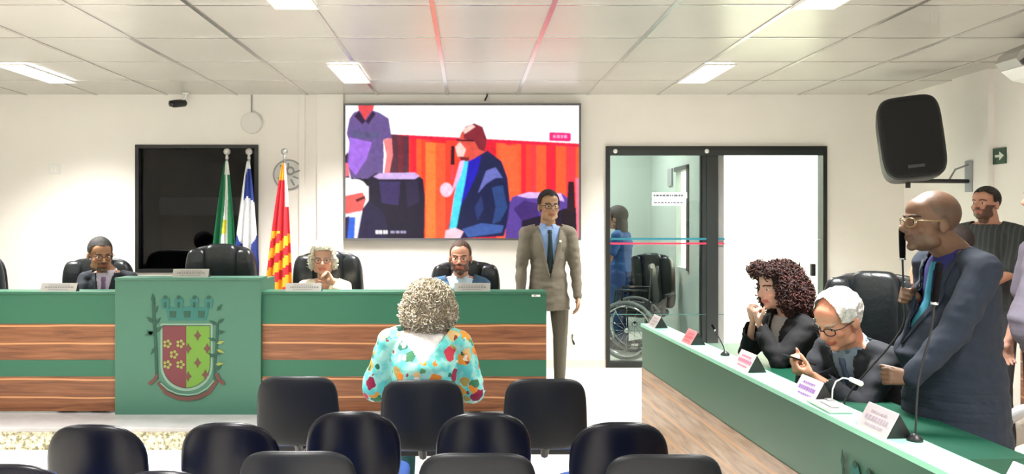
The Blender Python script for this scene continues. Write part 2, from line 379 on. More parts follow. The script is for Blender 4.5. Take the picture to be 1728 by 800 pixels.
# coat of arms: thin painted relief
O = V((-2.0875, 6.18, DAIS))
def cp(x, y): q = P(x, y, 6.18) - O; return q.x, q.z
def plate(bm, pts, y, mi, th=.0015):
    a = [bm.verts.new((x, y, z)) for x, z in pts]; b = [bm.verts.new((x, y - th, z)) for x, z in pts]
    bm.faces.new(a).material_index = mi; bm.faces.new(b[::-1]).material_index = mi
    n = len(a)
    for i in range(n): bm.faces.new([a[i], b[i], b[(i+1) % n], a[(i+1) % n]]).material_index = mi
def shield(cx, top, hw, bot, sl=1, sr=1):
    mid = top + (bot - top) * .62; pts = [(cx - hw*sl, top), (cx + hw*sr, top)]
    if sr: pts += [(cx + hw*math.cos(a)*sr, mid + (bot - mid)*math.sin(a)) for a in [R(q) for q in range(0, 91, 10)]]
    else: pts += [(cx, bot)]
    if sl: pts += [(cx - hw*math.cos(a), mid + (bot - mid)*math.sin(a)) for a in [R(q) for q in range(90 if not sr else 80, -1, -10)]]
    return pts
def crest(par, cpf, nm='coat_of_arms'):
    ms = [mat('crest_grey', (108, 136, 118), .6), mat('crest_red', (92, 36, 42), .6), mat('crest_green', (84, 124, 34), .6), mat('crest_brown', (84, 48, 40), .6), mat('crest_teal', (26, 92, 84), .6), mat('crest_leaf', (10, 62, 46), .6), mat('crest_olive', (120, 130, 60), .6), mat('crest_outline', (32, 44, 40), .6)]
    bm = NB(); C = lambda L: [cpf(*p) for p in L]
    plate(bm, C(shield(315, 546, 44, 660)), -.001, 0)
    plate(bm, C(shield(315, 549, 40.5, 655)), -.003, 7)
    plate(bm, C(shield(315, 550, 39.5, 654, 1, 0)), -.005, 1); plate(bm, C(shield(315, 550, 39.5, 654, 0, 1)), -.005, 2)
    def disc(x, y, r, y0, mi, n=14): plate(bm, C([(x + r*math.cos(2*math.pi*k/n), y + r*math.sin(2*math.pi*k/n)) for k in range(n)]), y0, mi)
    for x, y in [(283, 580), (305, 580), (294, 598), (283, 615), (305, 615)]:
        for k in range(5): disc(x + 5*math.cos(k*1.257), y + 5*math.sin(k*1.257), 2.6, -.0066 - k*.0001, 6, 8)
        disc(x, y, 2.2, -.0085, 1, 8)
    for x, y in [(334, 566), (334, 612), (318, 588), (350, 588), (318, 635), (347, 632)]:
        plate(bm, C([(x, y - 9), (x + 3, y - 3), (x + 6.5, y), (x + 3, y + 3), (x, y + 9), (x - 3, y + 3), (x - 6.5, y), (x - 3, y - 3)]), -.0068, 3)
    # mural crown
    plate(bm, C([(279, 518), (354, 518), (348, 541), (284, 541)]), -.002, 4)
    for x in (279, 302, 328, 352):
        plate(bm, C([(x - 8, 507), (x - 5, 502), (x + 5, 502), (x + 8, 507), (x + 6, 521), (x - 6, 521)]), -.004, 4); disc(x, 502, 3.4, -.0055, 5, 10)
        plate(bm, C([(x - 2, 510), (x + 2, 510), (x + 2, 519), (x - 2, 519)]), -.0057, 5)
    for x in (292, 316, 340): plate(bm, C([(x - 6, 525), (x + 6, 525), (x + 5, 536), (x - 5, 536)]), -.004, 5)
    # branches
    def br(pts, wd, mi, y0=-.004):
        L = []; Rr = []
        for i, p in enumerate(pts):
            q = V(pts[min(i+1, len(pts)-1)]) - V(pts[max(i-1, 0)]); n = V((-q.y, q.x)).normalized() * wd
            L.append((p[0] + n.x, p[1] + n.y)); Rr.append((p[0] - n.x, p[1] - n.y))
        plate(bm, C(L + Rr[::-1]), y0, mi)
    br([(259, 510), (260, 540), (263, 580), (265, 640)], 2.6, 5)
    br([(367, 545), (366, 580), (363, 610), (362, 640)], 2.2, 5)
    def leaf(x, y, a, l, mi, y0=-.006):
        d = V((math.cos(R(a)), -math.sin(R(a)))); n = V((-d.y, d.x))
        p = V((x, y)); plate(bm, C([tuple(p), tuple(p + d*l*.4 + n*l*.2), tuple(p + d*l), tuple(p + d*l*.4 - n*l*.2)]), y0, mi)
    for x, y, a in [(259, 512, 95), (260, 545, 140), (261, 548, 50), (262, 566, 150), (263, 560, 40), (264, 585, 235), (259, 530, 60), (260, 560, 200)]: leaf(x, y, a, 17, 5)
    for i, (x, y, a) in enumerate([(366, 525, 50), (367, 545, 30), (366, 548, 150), (366, 562, 10), (365, 575, 160), (366, 580, 20), (365, 600, 40), (364, 603, 150), (364, 615, 10), (363, 625, 35), (366, 590, -20)]): leaf(x, y, a, 15, 6 if i in (5, 8, 10) else 5, -.006 - i*.0002)
    # ribbon and crossed stems
    br([(268, 645), (280, 662), (300, 671), (318, 673), (336, 670), (354, 661), (366, 642)], 3.2, 3, -.007)
    br([(272, 646), (284, 657), (300, 664), (318, 666), (334, 664), (350, 655), (362, 642)], 1.2, 0, -.009)
    br([(266, 632), (262, 640), (252, 648)], 3.0, 3, -.009); br([(366, 630), (370, 640), (379, 648)], 3.0, 3, -.009)
    return link(nm, bm, ms, par, label='painted coat of arms with shield, mural crown and two branches')
crest(o, cp)

# ---------------------------------------------------------------- right bench
FAR = V((1.21, 5.77, 0)); U = V((.052, -1, 0)).normalized(); WV = V((1, .052, 0)).normalized()
def rb(s, w, z): return U*s + WV*w + V((0, 0, z))
ro = thing('side_bench', 'long green and wood side bench running toward the camera at right', 'desk', FAR)
def rbox(name, s0, s1, w0, w1, z0, z1, m, label=None):
    bm = NB(); hexa(bm, [rb(s0,w0,z0), rb(s1,w0,z0), rb(s1,w1,z0), rb(s0,w1,z0), rb(s0,w0,z1), rb(s1,w0,z1), rb(s1,w1,z1), rb(s0,w1,z1)][::1])
    bmesh.ops.recalc_face_normals(bm, faces=bm.faces); return link(name, bm, m, ro, label=label)
SL = 4.1
rbox('upper_band', 0, SL, 0, .03, .59, .87, green_e)
rbox('wood_panel', 0, SL, -.004, .03, .02, .59, wood2_m)
rbox('ledge', -.005, SL, -.01, .135, .87, .89, green_c)
rbox('worktop', 0, 2.80, .03, .70, .72, .75, green_d)
rbox('end_panel', 2.77, 2.80, .03, .68, 0, .72, green_d); rbox('end_panel', 0, .03, .03, .13, 0, .87, green_e); rbox('end_panel', 0, .03, .13, .68, 0, .72, green_d)
rbox('inner_panel', .03, 2.77, .115, .13, .0, .87, green_d)
# the second coat of arms on its front, mostly cut by the frame
def cp2(x, y):
    k = .0044; return (0, 0)
def crest2():
    par = thing('crest_holder', '', ''); 
    o2 = crest(par, lambda x, y: ((x - 315) * .00442, .35 + (600 - y) * .0042), 'side_coat_of_arms')
    bpy.data.objects.remove(par); me = o2.data
    for v in me.vertices:
        x, y, z = v.co; v.co = rb(3.02 + x*.9, 0, 0) + WV * (y - .004) + V((0, 0, z))
    o2.parent = ro
crest2()
# ---------------------------------------------------------------- name plates
pink = mat('pink_card', (232, 110, 120), .6)
def nameplate(loc, rz, label, w=.21, h=.085, dpt=.075, tint=(212, 206, 212), ink=(150, 120, 150), group='name plates on the benches'):
    o = thing('name_plate', label, 'name plate', loc, rz, group)
    # card side faces local -Y
    def tri(bm, y0, y1, zt, x, mi=0): pass
    bm = NB(); a = .004
    hexa(bm, [(-w/2, -dpt/2, 0), (w/2, -dpt/2, 0), (w/2, -dpt/2 + a, 0), (-w/2, -dpt/2 + a, 0), (-w/2, -a/2, h), (w/2, -a/2, h), (w/2, a/2, h), (-w/2, a/2, h)])
    card = link('card', bm, mat('card_%d_%d_%d' % tint, tint, .5), o)
    bm = NB()
    for s in (-1, 1):
        x0, x1 = (s*w/2 - .003, s*w/2) if s > 0 else (s*w/2, s*w/2 + .003)
        A = [(x0, -dpt/2 + a, 0), (x0, dpt/2 - a, 0), (x0, 0, h - .004)]; Bq = [(x1, y, z) for _, y, z in A]
        va = [bm.verts.new(p) for p in A]; vb = [bm.verts.new(p) for p in Bq]
        bm.faces.new(va); bm.faces.new(vb[::-1])
        for i in range(3): bm.faces.new([va[i], vb[i], vb[(i+1) % 3], va[(i+1) % 3]])
    hexa(bm, [(-w/2, dpt/2 - a, 0), (w/2, dpt/2 - a, 0), (w/2, dpt/2, 0), (-w/2, dpt/2, 0), (-w/2, -a/2, h - .002), (w/2, -a/2, h - .002), (w/2, a/2, h - .002), (-w/2, a/2, h - .002)])
    bmesh.ops.recalc_face_normals(bm, faces=bm.faces); link('stand', bm, blackp, o)
    bm = NB(); rr = random.Random(label)
    for k, (t0, t1) in enumerate([(.72, .80), (.42, .60), (.2, .28)]):
        x = -w*.38 + (w*.1 if k != 1 else 0); xe = w*.38 - (w*.12 if k != 1 else 0)
        while x < xe:
            l = rr.uniform(.008, .02)
            def q(x, t, e=.0012): return (x, lerp(-dpt/2, -a/2, t) - e, h*t)
            hexa(bm, [q(x, t0), q(x + l, t0), q(x + l, t0, 0), q(x, t0, 0), q(x, t1), q(x + l, t1), q(x + l, t1, 0), q(x, t1, 0)])
            x += l + .005
    link('print', bm, mat('ink_%d_%d_%d' % ink, ink, .6), card)
    return o
for px, lab, z in [(101, 'low grey name plate on the left bench before the man in dark suit', DAIS + .913), (323, 'grey name plate on top of the crest lectern', DAIS + 1.02), (513, 'name plate on the bench before the woman in cream blouse', DAIS + .913), (797, 'name plate on the bench before the bearded seated man', DAIS + .913)]:
    y = DY + .04; d0 = y
    nameplate(((px - VPX)*d0/F, y, z), 0, lab, w=.27, h=.06, dpt=.06, tint=(150, 148, 142), ink=(112, 110, 108))
rz = math.atan2(-1, .052)      # along U
def on_ledge(yy, w=.062):     # point of the ledge at depth yy
    s = (5.77 - yy) / abs(U.y); return FAR + rb(s, w, .89)
for d0, lab, tint, ink in [(5.60, 'small grey name plate at the far end of the side bench', (190, 180, 180), (160, 150, 150)), (4.86, 'coral pink name plate on the side bench', (240, 130, 135), (235, 95, 105)),
                       (4.02, 'name plate with pink print before the curly haired woman', (214, 198, 204), (214, 120, 150)), (3.36, 'white name plate with purple print before the grey haired man', (222, 216, 232), (160, 120, 190)),
                       (2.84, 'large grey name plate before the standing man in blue suit', (200, 190, 196), (168, 156, 170)), (2.12, 'white name plate at the near end of the side bench', (226, 226, 226), (180, 170, 190))]:
    w_ = .16 if d0 > 4.8 else .185
    nameplate(on_ledge(d0), rz, lab, w=w_, h=.082 if d0 < 4.8 else .075, dpt=.095, tint=tint, ink=ink)
o = thing('inventory_tag', 'tiny white tag at the right end of the bench front', 'tag', P(905, 499, DY))
bm = NB(); box(bm, (-.035, -.004, -.008), (.03, 0, .008), 0); box(bm, (-.02, -.005, -.004), (.0, -.004, .004), 1); link('plate', bm, [whitep, greyplas], o)
# ---------------------------------------------------------------- furniture makers
def pillow(bm, w, h, t, ex=3.2, nx=22, nz=22, curve=0.0, taper=0.0, mi=0, M=None, sag=0.0):
    """rounded-rectangle slab in the XZ plane (centre 0), thickness t along Y, edges rounded, bowed by curve"""
    front, back = [], []
    rings = 7; seg = 40
    def outline(a):
        c, s = math.cos(a), math.sin(a)
        x = math.copysign(abs(c) ** (2/ex), c) * w/2; z = math.copysign(abs(s) ** (2/ex), s) * h/2
        x *= 1 + taper * (z / h); return x, z
    def yb(x): return curve * (1 - (2*x/w)**2)
    def ring(k, side):
        q = math.sin(math.pi/2 * k / rings); th = math.cos(math.pi/2 * k / rings)
        out = []
        for j in range(seg):
            x, z = outline(2*math.pi*j/seg); e = .5 + .5*q if False else (1 - (1-q) * 1.0)
            x, z = x*e, z*e
            out.append(bm.verts.new((x, -yb(x) + side * t/2 * th ** .5 if th > 0 else -yb(x), z + sag*(2*x/w)**2*(1 if z > 0 else 0))))
        return out
    eq = ring(rings, 1)
    for side in (1, -1):
        prev = eq
        for k in range(rings - 1, 0, -1):
            cur = ring(k, side)
            for j in range(seg):
                f = bm.faces.new([prev[j], prev[(j+1) % seg], cur[(j+1) % seg], cur[j]]); f.material_index = mi
            prev = cur
        c = bm.verts.new((0, -curve + side*t/2, 0))
        for j in range(seg): bm.faces.new([prev[j], prev[(j+1) % seg], c]).material_index = mi
    bmesh.ops.recalc_face_normals(bm, faces=bm.faces)
    if M:
        for v in bm.verts: v.co = M @ v.co
def T4(loc, rx=0, ry=0, rz=0): return Matrix.Translation(V(loc)) @ Euler((rx, ry, rz)).to_matrix().to_4x4()
def prim(fn):
    bm = NB(); fn(bm); return bm
def aud_chair(name, label, shape, group):
    o = thing(name, label, 'chair', (0, 0, 0), 0, group)
    back, pipe = (mat('charcoal_back', (20, 22, 27), .42, spec=.3, bump=.08, bump_scale=4), blackp) if shape == 'flat' else (mat('navy_back', (5, 6, 18), .32, spec=.3, bump=.1, bump_scale=3), blackp)
    w, h, ex, tp = (.425, .37, 4.2, -.10) if shape == 'flat' else (.405, .40, 2.6, -.0)
    bm = NB(); pillow(bm, w, h, .045, ex, curve=.035 if shape == 'flat' else .05, taper=tp, M=T4((0, .0, .82 - h/2 + .0), R(6), 0, 0)); link('backrest', bm, back, o, smooth=True)
    bm = NB(); pillow(bm, w*.94, h*.92, .05, ex, curve=.035 if shape == 'flat' else .05, taper=tp, M=T4((0, .03, .82 - h/2), R(6), 0, 0)); link('back_cushion', bm, mat('blue_upholstery', (24, 62, 128), .8), o, smooth=True)
    bm = NB(); pillow(bm, .44, .42, .06, 4.5, M=T4((0, .235, .45), R(90), 0, 0)); link('seat', bm, mat('blue_upholstery', (24, 62, 128), .8), o, smooth=True)
    bm = NB(); tube(bm, [(0, -.0, .52), (0, -.01, .46), (0, .04, .41), (0, .30, .41)], .022, 8); link('back_bracket', bm, pipe, o)
    bm = NB(); box(bm, (-.255, .20, .36), (.255, .26, .40), 0, .004); link('beam', bm, pipe, o)
    for s in (-1, 1):
        bm = NB(); box(bm, (s*.19 - .018, .21, .03), (s*.19 + .018, .25, .36)); box(bm, (s*.19 - .02, .03, 0), (s*.19 + .02, .43, .03), 0, .004); link('leg', bm, pipe, o)
    return o
ac_flat = aud_chair('audience_chair', '', 'flat', 'audience chairs with square backs')
ac_round = aud_chair('audience_chair', '', 'round', 'audience chairs with round navy backs')
def place(first, used, loc, rz, label):
    if used.get(first.name): return dup(first, loc, rz, label)
    used[first.name] = 1; first.location = loc; first.rotation_euler = (0, 0, rz); first['label'] = label; return first
USED = {}
def put_chair(proto, px, top, label, rz=0):
    y = F * (CZ - .82) / (top - VPY); return place(proto, USED, ((px - VPX)*y/F, y, 0), rz, label)
put_chair(ac_flat, 503, 630, 'square backed charcoal audience chair, front row, left of the seated woman')
put_chair(ac_flat, 713, 636, 'square backed charcoal audience chair the woman in floral blouse sits on')
put_chair(ac_flat, 920, 634, 'square backed charcoal audience chair, front row, right of the seated woman')
for px, top, w in [(166, 706, 'leftmost chair of the middle row'), (390, 703, 'second from left of the middle row'), (597, 685, 'in front of the left gap, third of the middle row'), (816, 687, 'fourth from left of the middle row'), (1044, 702, 'rightmost of the middle row beside the side bench')]:
    put_chair(ac_round, px, top, 'round backed glossy navy chair, ' + w)
for px, top, pr, w in [(25, 769, ac_round, 'round backed navy chair cut by the lower left corner'), (287, 778, ac_round, 'round backed navy chair cut by the bottom edge, between the two leftmost'),
                       (504, 752, ac_flat, 'square backed charcoal chair, nearest row, left one of three'), (805, 755, ac_flat, 'square backed charcoal chair, nearest row, middle one of three'), (1118, 757, ac_flat, 'square backed charcoal chair, nearest row, right one of three')]:
    c_ = put_chair(pr, px, top, w)
    if px == 287: c_.location = ((287 - VPX)*2.44/F, 2.44, 0); c_.scale = (.8, 1, 1.107)

def exec_chair():
    o = thing('executive_chair', '', 'office chair', (0, 0, 0), 0, 'black leather executive chairs')
    # faces local +Y ; seat at .48, back to 1.18
    bm = NB(); pillow(bm, .30, .68, .13, 5, curve=-.0, M=T4((0, -.235, .83), R(-7), 0, 0)); link('back_panel', bm, leather, o, smooth=True)
    for s in (-1, 1):
        bm = NB(); pillow(bm, .19, .64, .12, 3.4, M=T4((s*.215, -.215, .81), R(-7), 0, R(s*16)));
        link('back_bolster', bm, leather, o, smooth=True)
    bm = NB(); pillow(bm, .60, .68, .05, 4.2, M=T4((0, -.275, .815), R(-7), 0, 0)); link('back_shell', bm, blackp, o, smooth=True)
    bm = NB(); pillow(bm, .54, .52, .12, 4.2, M=T4((0, .04, .46), R(90), 0, 0)); link('seat', bm, leather, o, smooth=True)
    for s in (-1, 1):
        bm = NB(); tube(bm, [(s*.27, -.22, .52), (s*.31, -.2, .66), (s*.31, .0, .68), (s*.31, .2, .67), (s*.30, .22, .58), (s*.27, .16, .44)], .02, 8); box(bm, (s*.31 - .03, -.14, .675), (s*.31 + .03, .2, .70), 0, .01)
        link('armrest', bm, blackp, o)
    bm = NB(); tube(bm, [(0, 0, .40), (0, 0, .1)], [.03, .035], 12); link('gas_lift', bm, blackp, o)
    bm = NB()
    for k in range(5):
        a = 2*math.pi*k/5 + .3; tube(bm, [(0, 0, .12), (.3*math.cos(a), .3*math.sin(a), .075)], [.03, .018], 8)
    bs_ = link('base', bm, blackp, o)
    for k in range(5):
        a = 2*math.pi*k/5 + .3; bm = NB(); c = V((.3*math.cos(a), .3*math.sin(a), .03)); u = V((-math.sin(a), math.cos(a), 0)) * .018
        tube(bm, [c - u, c + u], .03, 14); link('caster', bm, blackp, bs_, smooth=False)
    return o
ex = exec_chair()
def put_exec(px, top, d, rz, label, base=DAIS):
    z = CZ - (top - VPY)*d/F - 1.175
    o = place(ex, USED, ((px - VPX)*d/F, d, base), rz, label)
    return o
# backs stand at about d + .2 for chairs facing the camera
def ec(px, top, d, label, rz=R(180), base=DAIS):
    zt = CZ - (top - VPY) * (d + .25) / F
    o = place(ex, USED, ((px - VPX)*(d + .25)/F, d, base), rz, label)
    o.scale = (1, 1, (zt - base) / 1.175); return o
ec(-46, 424, 7.0, 'black leather executive chair cut by the left edge of the view')
ec(170, 431, 7.05, 'black leather executive chair behind the man in dark suit, left bench')
ec(376, 409, 6.95, 'tall empty black leather executive chair behind the crest lectern')
ec(555, 421, 7.0, 'black leather executive chair behind the woman in cream blouse')
ec(790, 437, 7.0, 'black leather executive chair behind the bearded seated man', R(187))
e = place(ex, USED, (2.37, 4.90, 0), R(145), 'tall black leather executive chair between the grey haired and standing men'); e.scale = (1, 1, 1.115)
e = place(ex, USED, (2.12, 5.14, 0), R(100), 'black leather executive chair of the curly haired woman'); e.scale = (1, 1, .80)
e = place(ex, USED, (2.30, 4.24, 0), R(105), 'black leather executive chair under the grey haired man'); e.scale = (1, 1, .84)

# ---------------------------------------------------------------- people
SKIN_Z = {}
def head_shape(bm, M, s=1.0, nose=1.0, thin=1.0):
    """head around its centre, looking along +Y; M is 4x4"""
    R3 = M.to_3x3(); c0 = M.translation
    def E(c, r): ell(bm, M @ V((c[0]*s*thin, c[1]*s, c[2]*s)), (r[0]*s*thin, r[1]*s, r[2]*s), R3.normalized(), 24, 16)
    def C(a, b, r0, r1): cap(bm, M @ (V(a)*s), M @ (V(b)*s), r0*s, r1*s)
    E((0, -.014, .034), (.077, .097, .088)); E((0, .03, -.028), (.063, .064, .086)); E((0, .036, -.07), (.05, .05, .04))
    E((0, .074, -.096), (.021, .018, .016)); E((0, .078, .022), (.048, .017, .011)); E((0, .045, .045), (.062, .045, .05))
    C((0, .09, .010), (0, .112*nose, -.024), .008, .0125); E((0, .100, -.032), (.018, .014, .010))
    for q in (-1, 1):
        E((q*.04, .06, -.028), (.022, .022, .022)); E((q*.079, -.006, -.012), (.010, .021, .032)); E((q*.045, .02, -.075), (.022, .03, .022))
    E((0, .089, -.056), (.024, .011, .006)); E((0, .088, -.067), (.020, .011, .007))
def ik(S, Tg, l1, l2, hint):
    S, Tg, hint = V(S), V(Tg), V(hint); d = Tg - S; L = min(d.length, l1 + l2 - .002); n = d.normalized()
    a = (l1*l1 - l2*l2 + L*L) / (2*L); h = math.sqrt(max(l1*l1 - a*a, 0)); hp = (hint - n*hint.dot(n)).normalized()
    return S + n*a + hp*h, S + n*L
def hand(bm, wrist, f, n, side, curl=(30, 35, 25), s=1.0, thumb=None, spread=1.0):
    f = V(f).normalized(); n = V(n); n = (n - f*n.dot(f)).normalized(); u = f.cross(n) * side     # u points to the thumb side
    W = V(wrist)
    for o_, r in ((-.024, .0125), (-.008, .0135), (.008, .0135), (.024, .0135)):
        cap(bm, W + u*o_*.6*s + f*.005*s, W + u*o_*s*1.05 + f*.078*s, r*s*1.05, r*s*.85, 10)
    ell(bm, W + f*.045*s + u*.018*s + n*.010*s, (.02*s,)*3)
    if isinstance(curl, (int, float)): curl = (curl, curl*1.1, curl*.7)
    for o_, L in ((.030, .072), (.010, .080), (-.010, .075), (-.029, .060)):
        p = W + u*o_*s*1.02 + f*.082*s; d = (f + u*(o_*1.2*spread)).normalized(); ax = d.cross(n).normalized(); r = .0088*s
        for k, (fr, a) in enumerate(zip((.45, .32, .26), curl)):
            d = Matrix.Rotation(R(a), 3, ax) @ d; q = p + d*L*fr*s; cap(bm, p, q, r, r*.93, 8); p = q; r *= .93
    t0 = W + f*.022*s + u*.026*s; td = (f*.55 + u*.25 + n*.75) if thumb == 'grip' else (f*.75 + u*.75 + n*.35); td.normalize()
    t1 = t0 + td*.042*s; t2 = t1 + (td + f*.5 + n*.25).normalized()*.032*s; t3 = t2 + (td*.6 + f*.7 + n*.4).normalized()*.026*s
    cap(bm, t0, t1, .013*s, .0105*s, 8); cap(bm, t1, t2, .0105*s, .0095*s, 8); cap(bm, t2, t3, .0095*s, .008*s, 8)
TORSO = [(-.12, .135, .105), (0, .165, .118), (.12, .160, .115), (.3, .148, .110), (.5, .155, .115), (.7, .172, .118), (.85, .168, .100), (.94, .12, .078), (1.0, .07, .062)]
class Person:
    def __init__(s, name, label, loc, yaw, sit=True, pelvis=.52, lean=0, h=.53, b=1.0, belly=0, fem=False, neck=None, head=None, hyaw=0, hpitch=0, hs=1.1, skin=(190, 140, 110), shirt_group=None, voxel=.007, thin=1.0, sw=.185, side_lean=0, ub=1.0, st=.865):
        s.ub = ub
        s.root = thing(name, label, 'person', loc, yaw); s.W = Matrix.Translation(V(loc)) @ Matrix.Rotation(yaw, 4, 'Z'); s.Wi = s.W.inverted()
        s.sit, s.b, s.belly, s.fem, s.voxel = sit, b, belly, fem, voxel; s.skin = skin; s.hs = hs; s.thin = thin
        s.P = V((0, 0, pelvis)); s.N = V(neck) if neck else V((side_lean, h*math.sin(lean), pelvis + h*math.cos(lean)))
        s.C = s.P.lerp(s.N, .55) + V((0, -.03 if lean > .15 else -.01, 0))
        s.H = V(head) if head else s.N + V((0, .035, .165*hs/1.1))
        s.HM = Matrix.Translation(s.H) @ Euler((hpitch, 0, hyaw), 'XYZ').to_matrix().to_4x4() if True else None
        s.HM = Matrix.Translation(s.H) @ Matrix.Rotation(hyaw, 4, 'Z') @ Matrix.Rotation(hpitch, 4, 'X')
        s.axis = (s.N - s.P).normalized(); s.X = V((1, 0, 0)); s.Fw = s.X.cross(s.axis) * -1
        s.Fw = s.axis.cross(s.X) * 1.0
        if s.Fw.y < 0: s.Fw = -s.Fw
        s.sh = {q: s.spine(st) + s.X*q*sw*(.9 if fem else 1)*b**.5 + s.Fw*.0 for q in (-1, 1)}
        s.arms = {}; s.legs = {}; s.hands = {}
        for q in (-1, 1):
            hip = s.P + V((q*.09*b, 0, -.03))
            if sit: s.legs[q] = (hip, V((q*.13, .43, pelvis - .04)), V((q*.13, .42, .10)))
            else: s.legs[q] = (hip, V((q*.10, .02, .5)), V((q*.10, -.01, .10)))
    def loc(s, p): return s.Wi @ V(p)
    def spine(s, t):
        if t <= 0: return s.P + (s.P - s.C) * (-t)
        if t <= .55: return s.P.lerp(s.C, t/.55)
        return s.C.lerp(s.N, (t-.55)/.45)
    def arm(s, q, wrist, hint=(0, -.3, -1), l1=.285, l2=.255, world=True, **hk):
        w = s.loc(wrist) if world else V(wrist); e, w2 = ik(s.sh[q], w, l1, l2, hint); s.arms[q] = (s.sh[q], e, w2); hk['wr'] = world; s.hands[q] = hk
    def torso(s, bm, ex=0.0, t0=-.1, t1=1.0, n=44):
        for i in range(n + 1):
            t = t0 + (t1 - t0)*i/n; rx = interp([(a, b) for a, b, c in TORSO], t)*(.9 if s.fem and t > .2 else 1); ry = interp([(a, c) for a, b, c in TORSO], t)
            k = interp([(.45, s.b), (.85, s.b*s.ub)], t) if t < .93 else 1; rx = rx*k*.93 + ex; ry = ry*k*.93 + ex + s.belly*max(0, 1 - abs(t - .22)/.4)*.5
            c = s.spine(t) + s.Fw * s.belly*max(0, 1 - abs(t - .22)/.42)*.5
            if s.fem: ry += .015*max(0, 1 - abs(t - .66)/.15)
            M = Matrix((s.X, s.Fw, s.axis)).transposed(); ell(bm, c, (rx, ry, .045), M, 26, 10)
    def limbs(s, bm, which, ex=0, stop=1.0):
        if 'a' in which:
            for q, (a, e, w) in s.arms.items():
                k = s.b**.5 * (.88 if s.fem else 1)
                cap(bm, s.spine(.955) + s.X*q*.045, a, .042*k + ex, .054*k + ex)
                cap(bm, a, e, .054*k + ex, .043*k + ex)
                if stop > .5: cap(bm, e, e.lerp(w, min(stop, 1)), .042*k + ex, lerp(.042, .028, min(stop, 1))*k + ex)
        if 'l' in which:
            for q, (hp, kn, an) in s.legs.items():
                k = s.b**.5; cap(bm, hp, kn, .085*k + ex, .058*k + ex); cap(bm, kn, an, .055*k + ex, .038*k + ex*1.2)
    def body(s, bald_paint=None, nose=1.0, skin_fn=None):
        bm = NB(); head_shape(bm, s.HM, s.hs, nose, s.thin)
        jaw = s.HM @ V((0, -.02*s.hs, -.06*s.hs)); cap(bm, jaw, s.N + V((0, -.005, -.01)), .052 if s.fem else .060*s.b**.4, .056 if s.fem else .066*s.b**.4)
        s.torso(bm, -.012); s.limbs(bm, 'al', -.008)
        for q, (a, e, w) in s.arms.items():
            hk = dict(s.hands[q]); f = hk.pop('f', None); n = V(hk.pop('n', (0, 0, -1))); f = V(f) if f else None; wr = hk.pop('wr')
            if wr: f = s.Wi.to_3x3() @ f if f else None; n = s.Wi.to_3x3() @ n
            if f is None: f = w - e
            hand(bm, w, f, n, hk.pop('side', 1) , **hk)
        for q, (hp, kn, an) in s.legs.items(): cap(bm, an + V((0, -.02, -.05)), an + V((0, .13, -.065)), .032, .026)
        me = bake(bm, s.voxel, 2); inv = s.HM.inverted(); base = V(s2l(s.skin)); hs = s.hs
        def fn(co):
            p = inv @ co / hs; c = base.copy()
            if abs(p.x) < .12 and abs(p.y) < .14 and -.14 < p.z < .15:
                if p.y > .07 and abs(p.x) < .026*1.1 and -.071 < p.z < -.051: c = V((c.x*.72, c.y*.42, c.z*.42))       # lips
                if p.y > .04 and abs(abs(p.x) - .04) < .02 and -.045 < p.z < -.01: c = V((c.x*1.05, c.y*.92, c.z*.92))
                if skin_fn: c = skin_fn(p, c)
            return c
        paint(me, fn); m = mat('skin', (200, 150, 120), .5, vcol=True)
        s.body_o = link('body', me, m, s.root); s.bmesh = me
        hb = BVHTree.FromPolygons([v.co for v in me.vertices], [list(p.vertices) for p in me.polygons])
        s.hb = hb
        eye, iris = mat('eye_white', (225, 220, 215), .3), mat('iris', (40, 28, 22), .2)
        for q in (-1, 1):
            p0 = s.HM @ (V((q*.031*s.thin, .2, .0))*hs); dr = (s.HM.to_3x3() @ V((0, -1, 0))); hit = hb.ray_cast(p0, dr)[0]
            if hit is None: continue
            R3 = s.HM.to_3x3(); up = R3 @ V((0, 0, 1))
            bm = NB(); ell(bm, hit + dr*.002, (.0135*hs, .005, .0062*hs), R3, 12, 8); eo = link('eye', bm, eye, s.root, True)
            bm = NB(); ell(bm, hit - dr*.0015, (.006*hs, .003, .0058*hs), R3, 10, 6); link('iris', bm, iris, eo, True)
        s.dr = s.HM.to_3x3() @ V((0, -1, 0))
        return s
    def brow(s, col=(40, 30, 25)):
        for q in (-1, 1):
            bm = NB(); pts = []
            for k in range(6):
                x = q*(.014 + .034*k/5)*s.thin; h = s.hb.ray_cast(s.HM @ (V((x, .2, .020 + .005*math.sin(k/5*3)))*s.hs), s.dr)[0]
                if h: pts.append(h - s.dr*.001)
            if len(pts) > 2: tube(bm, pts, [.0035*s.hs]*len(pts), 6); link('eyebrow', bm, mat('brow_%d' % col[0], col, .8), s.root, True)
    def hair(s, col, hl=None, th=.008, name='hair', rough=.75, zb=0, extra=None, bumpy=0, side_in=0, keep=None):
        """short hair; hl: hairline height over head depth"""
        hl = hl or [(-.12, -.075), (-.05, -.055), (-.02, -.02), (.0, .0), (.028, .012), (.034, .055), (.055, .078), (.1, .088)]
        bm = NB(); R3 = s.HM.to_3x3(); hs = s.hs; tn = s.thin
        ell(bm, s.HM @ (V((0, -.014, .034 + zb/2))*hs), ((.077*tn + th)*hs, (.097 + th)*hs, (.088 + th + zb/2)*hs), R3, 40, 30)
        ell(bm, s.HM @ (V((0, .03, .04))*hs), ((.062*tn + th)*hs, (.06 + th*.8)*hs, (.06 + th)*hs), R3, 30, 20)
        if extra:
            for c, r in extra: ell(bm, s.HM @ (V(c)*hs), tuple(x*hs for x in r), R3, 24, 16)
        me = bake(bm, .006, 1); inv = s.HM.inverted()
        def k(c):
            p = inv @ c / hs
            return keep(p) if keep else p.z > interp(hl, p.y) + .006*math.sin(p.x*90 + p.y*60) + side_in*max(0, .05 - abs(p.x))
        cut(me, k)
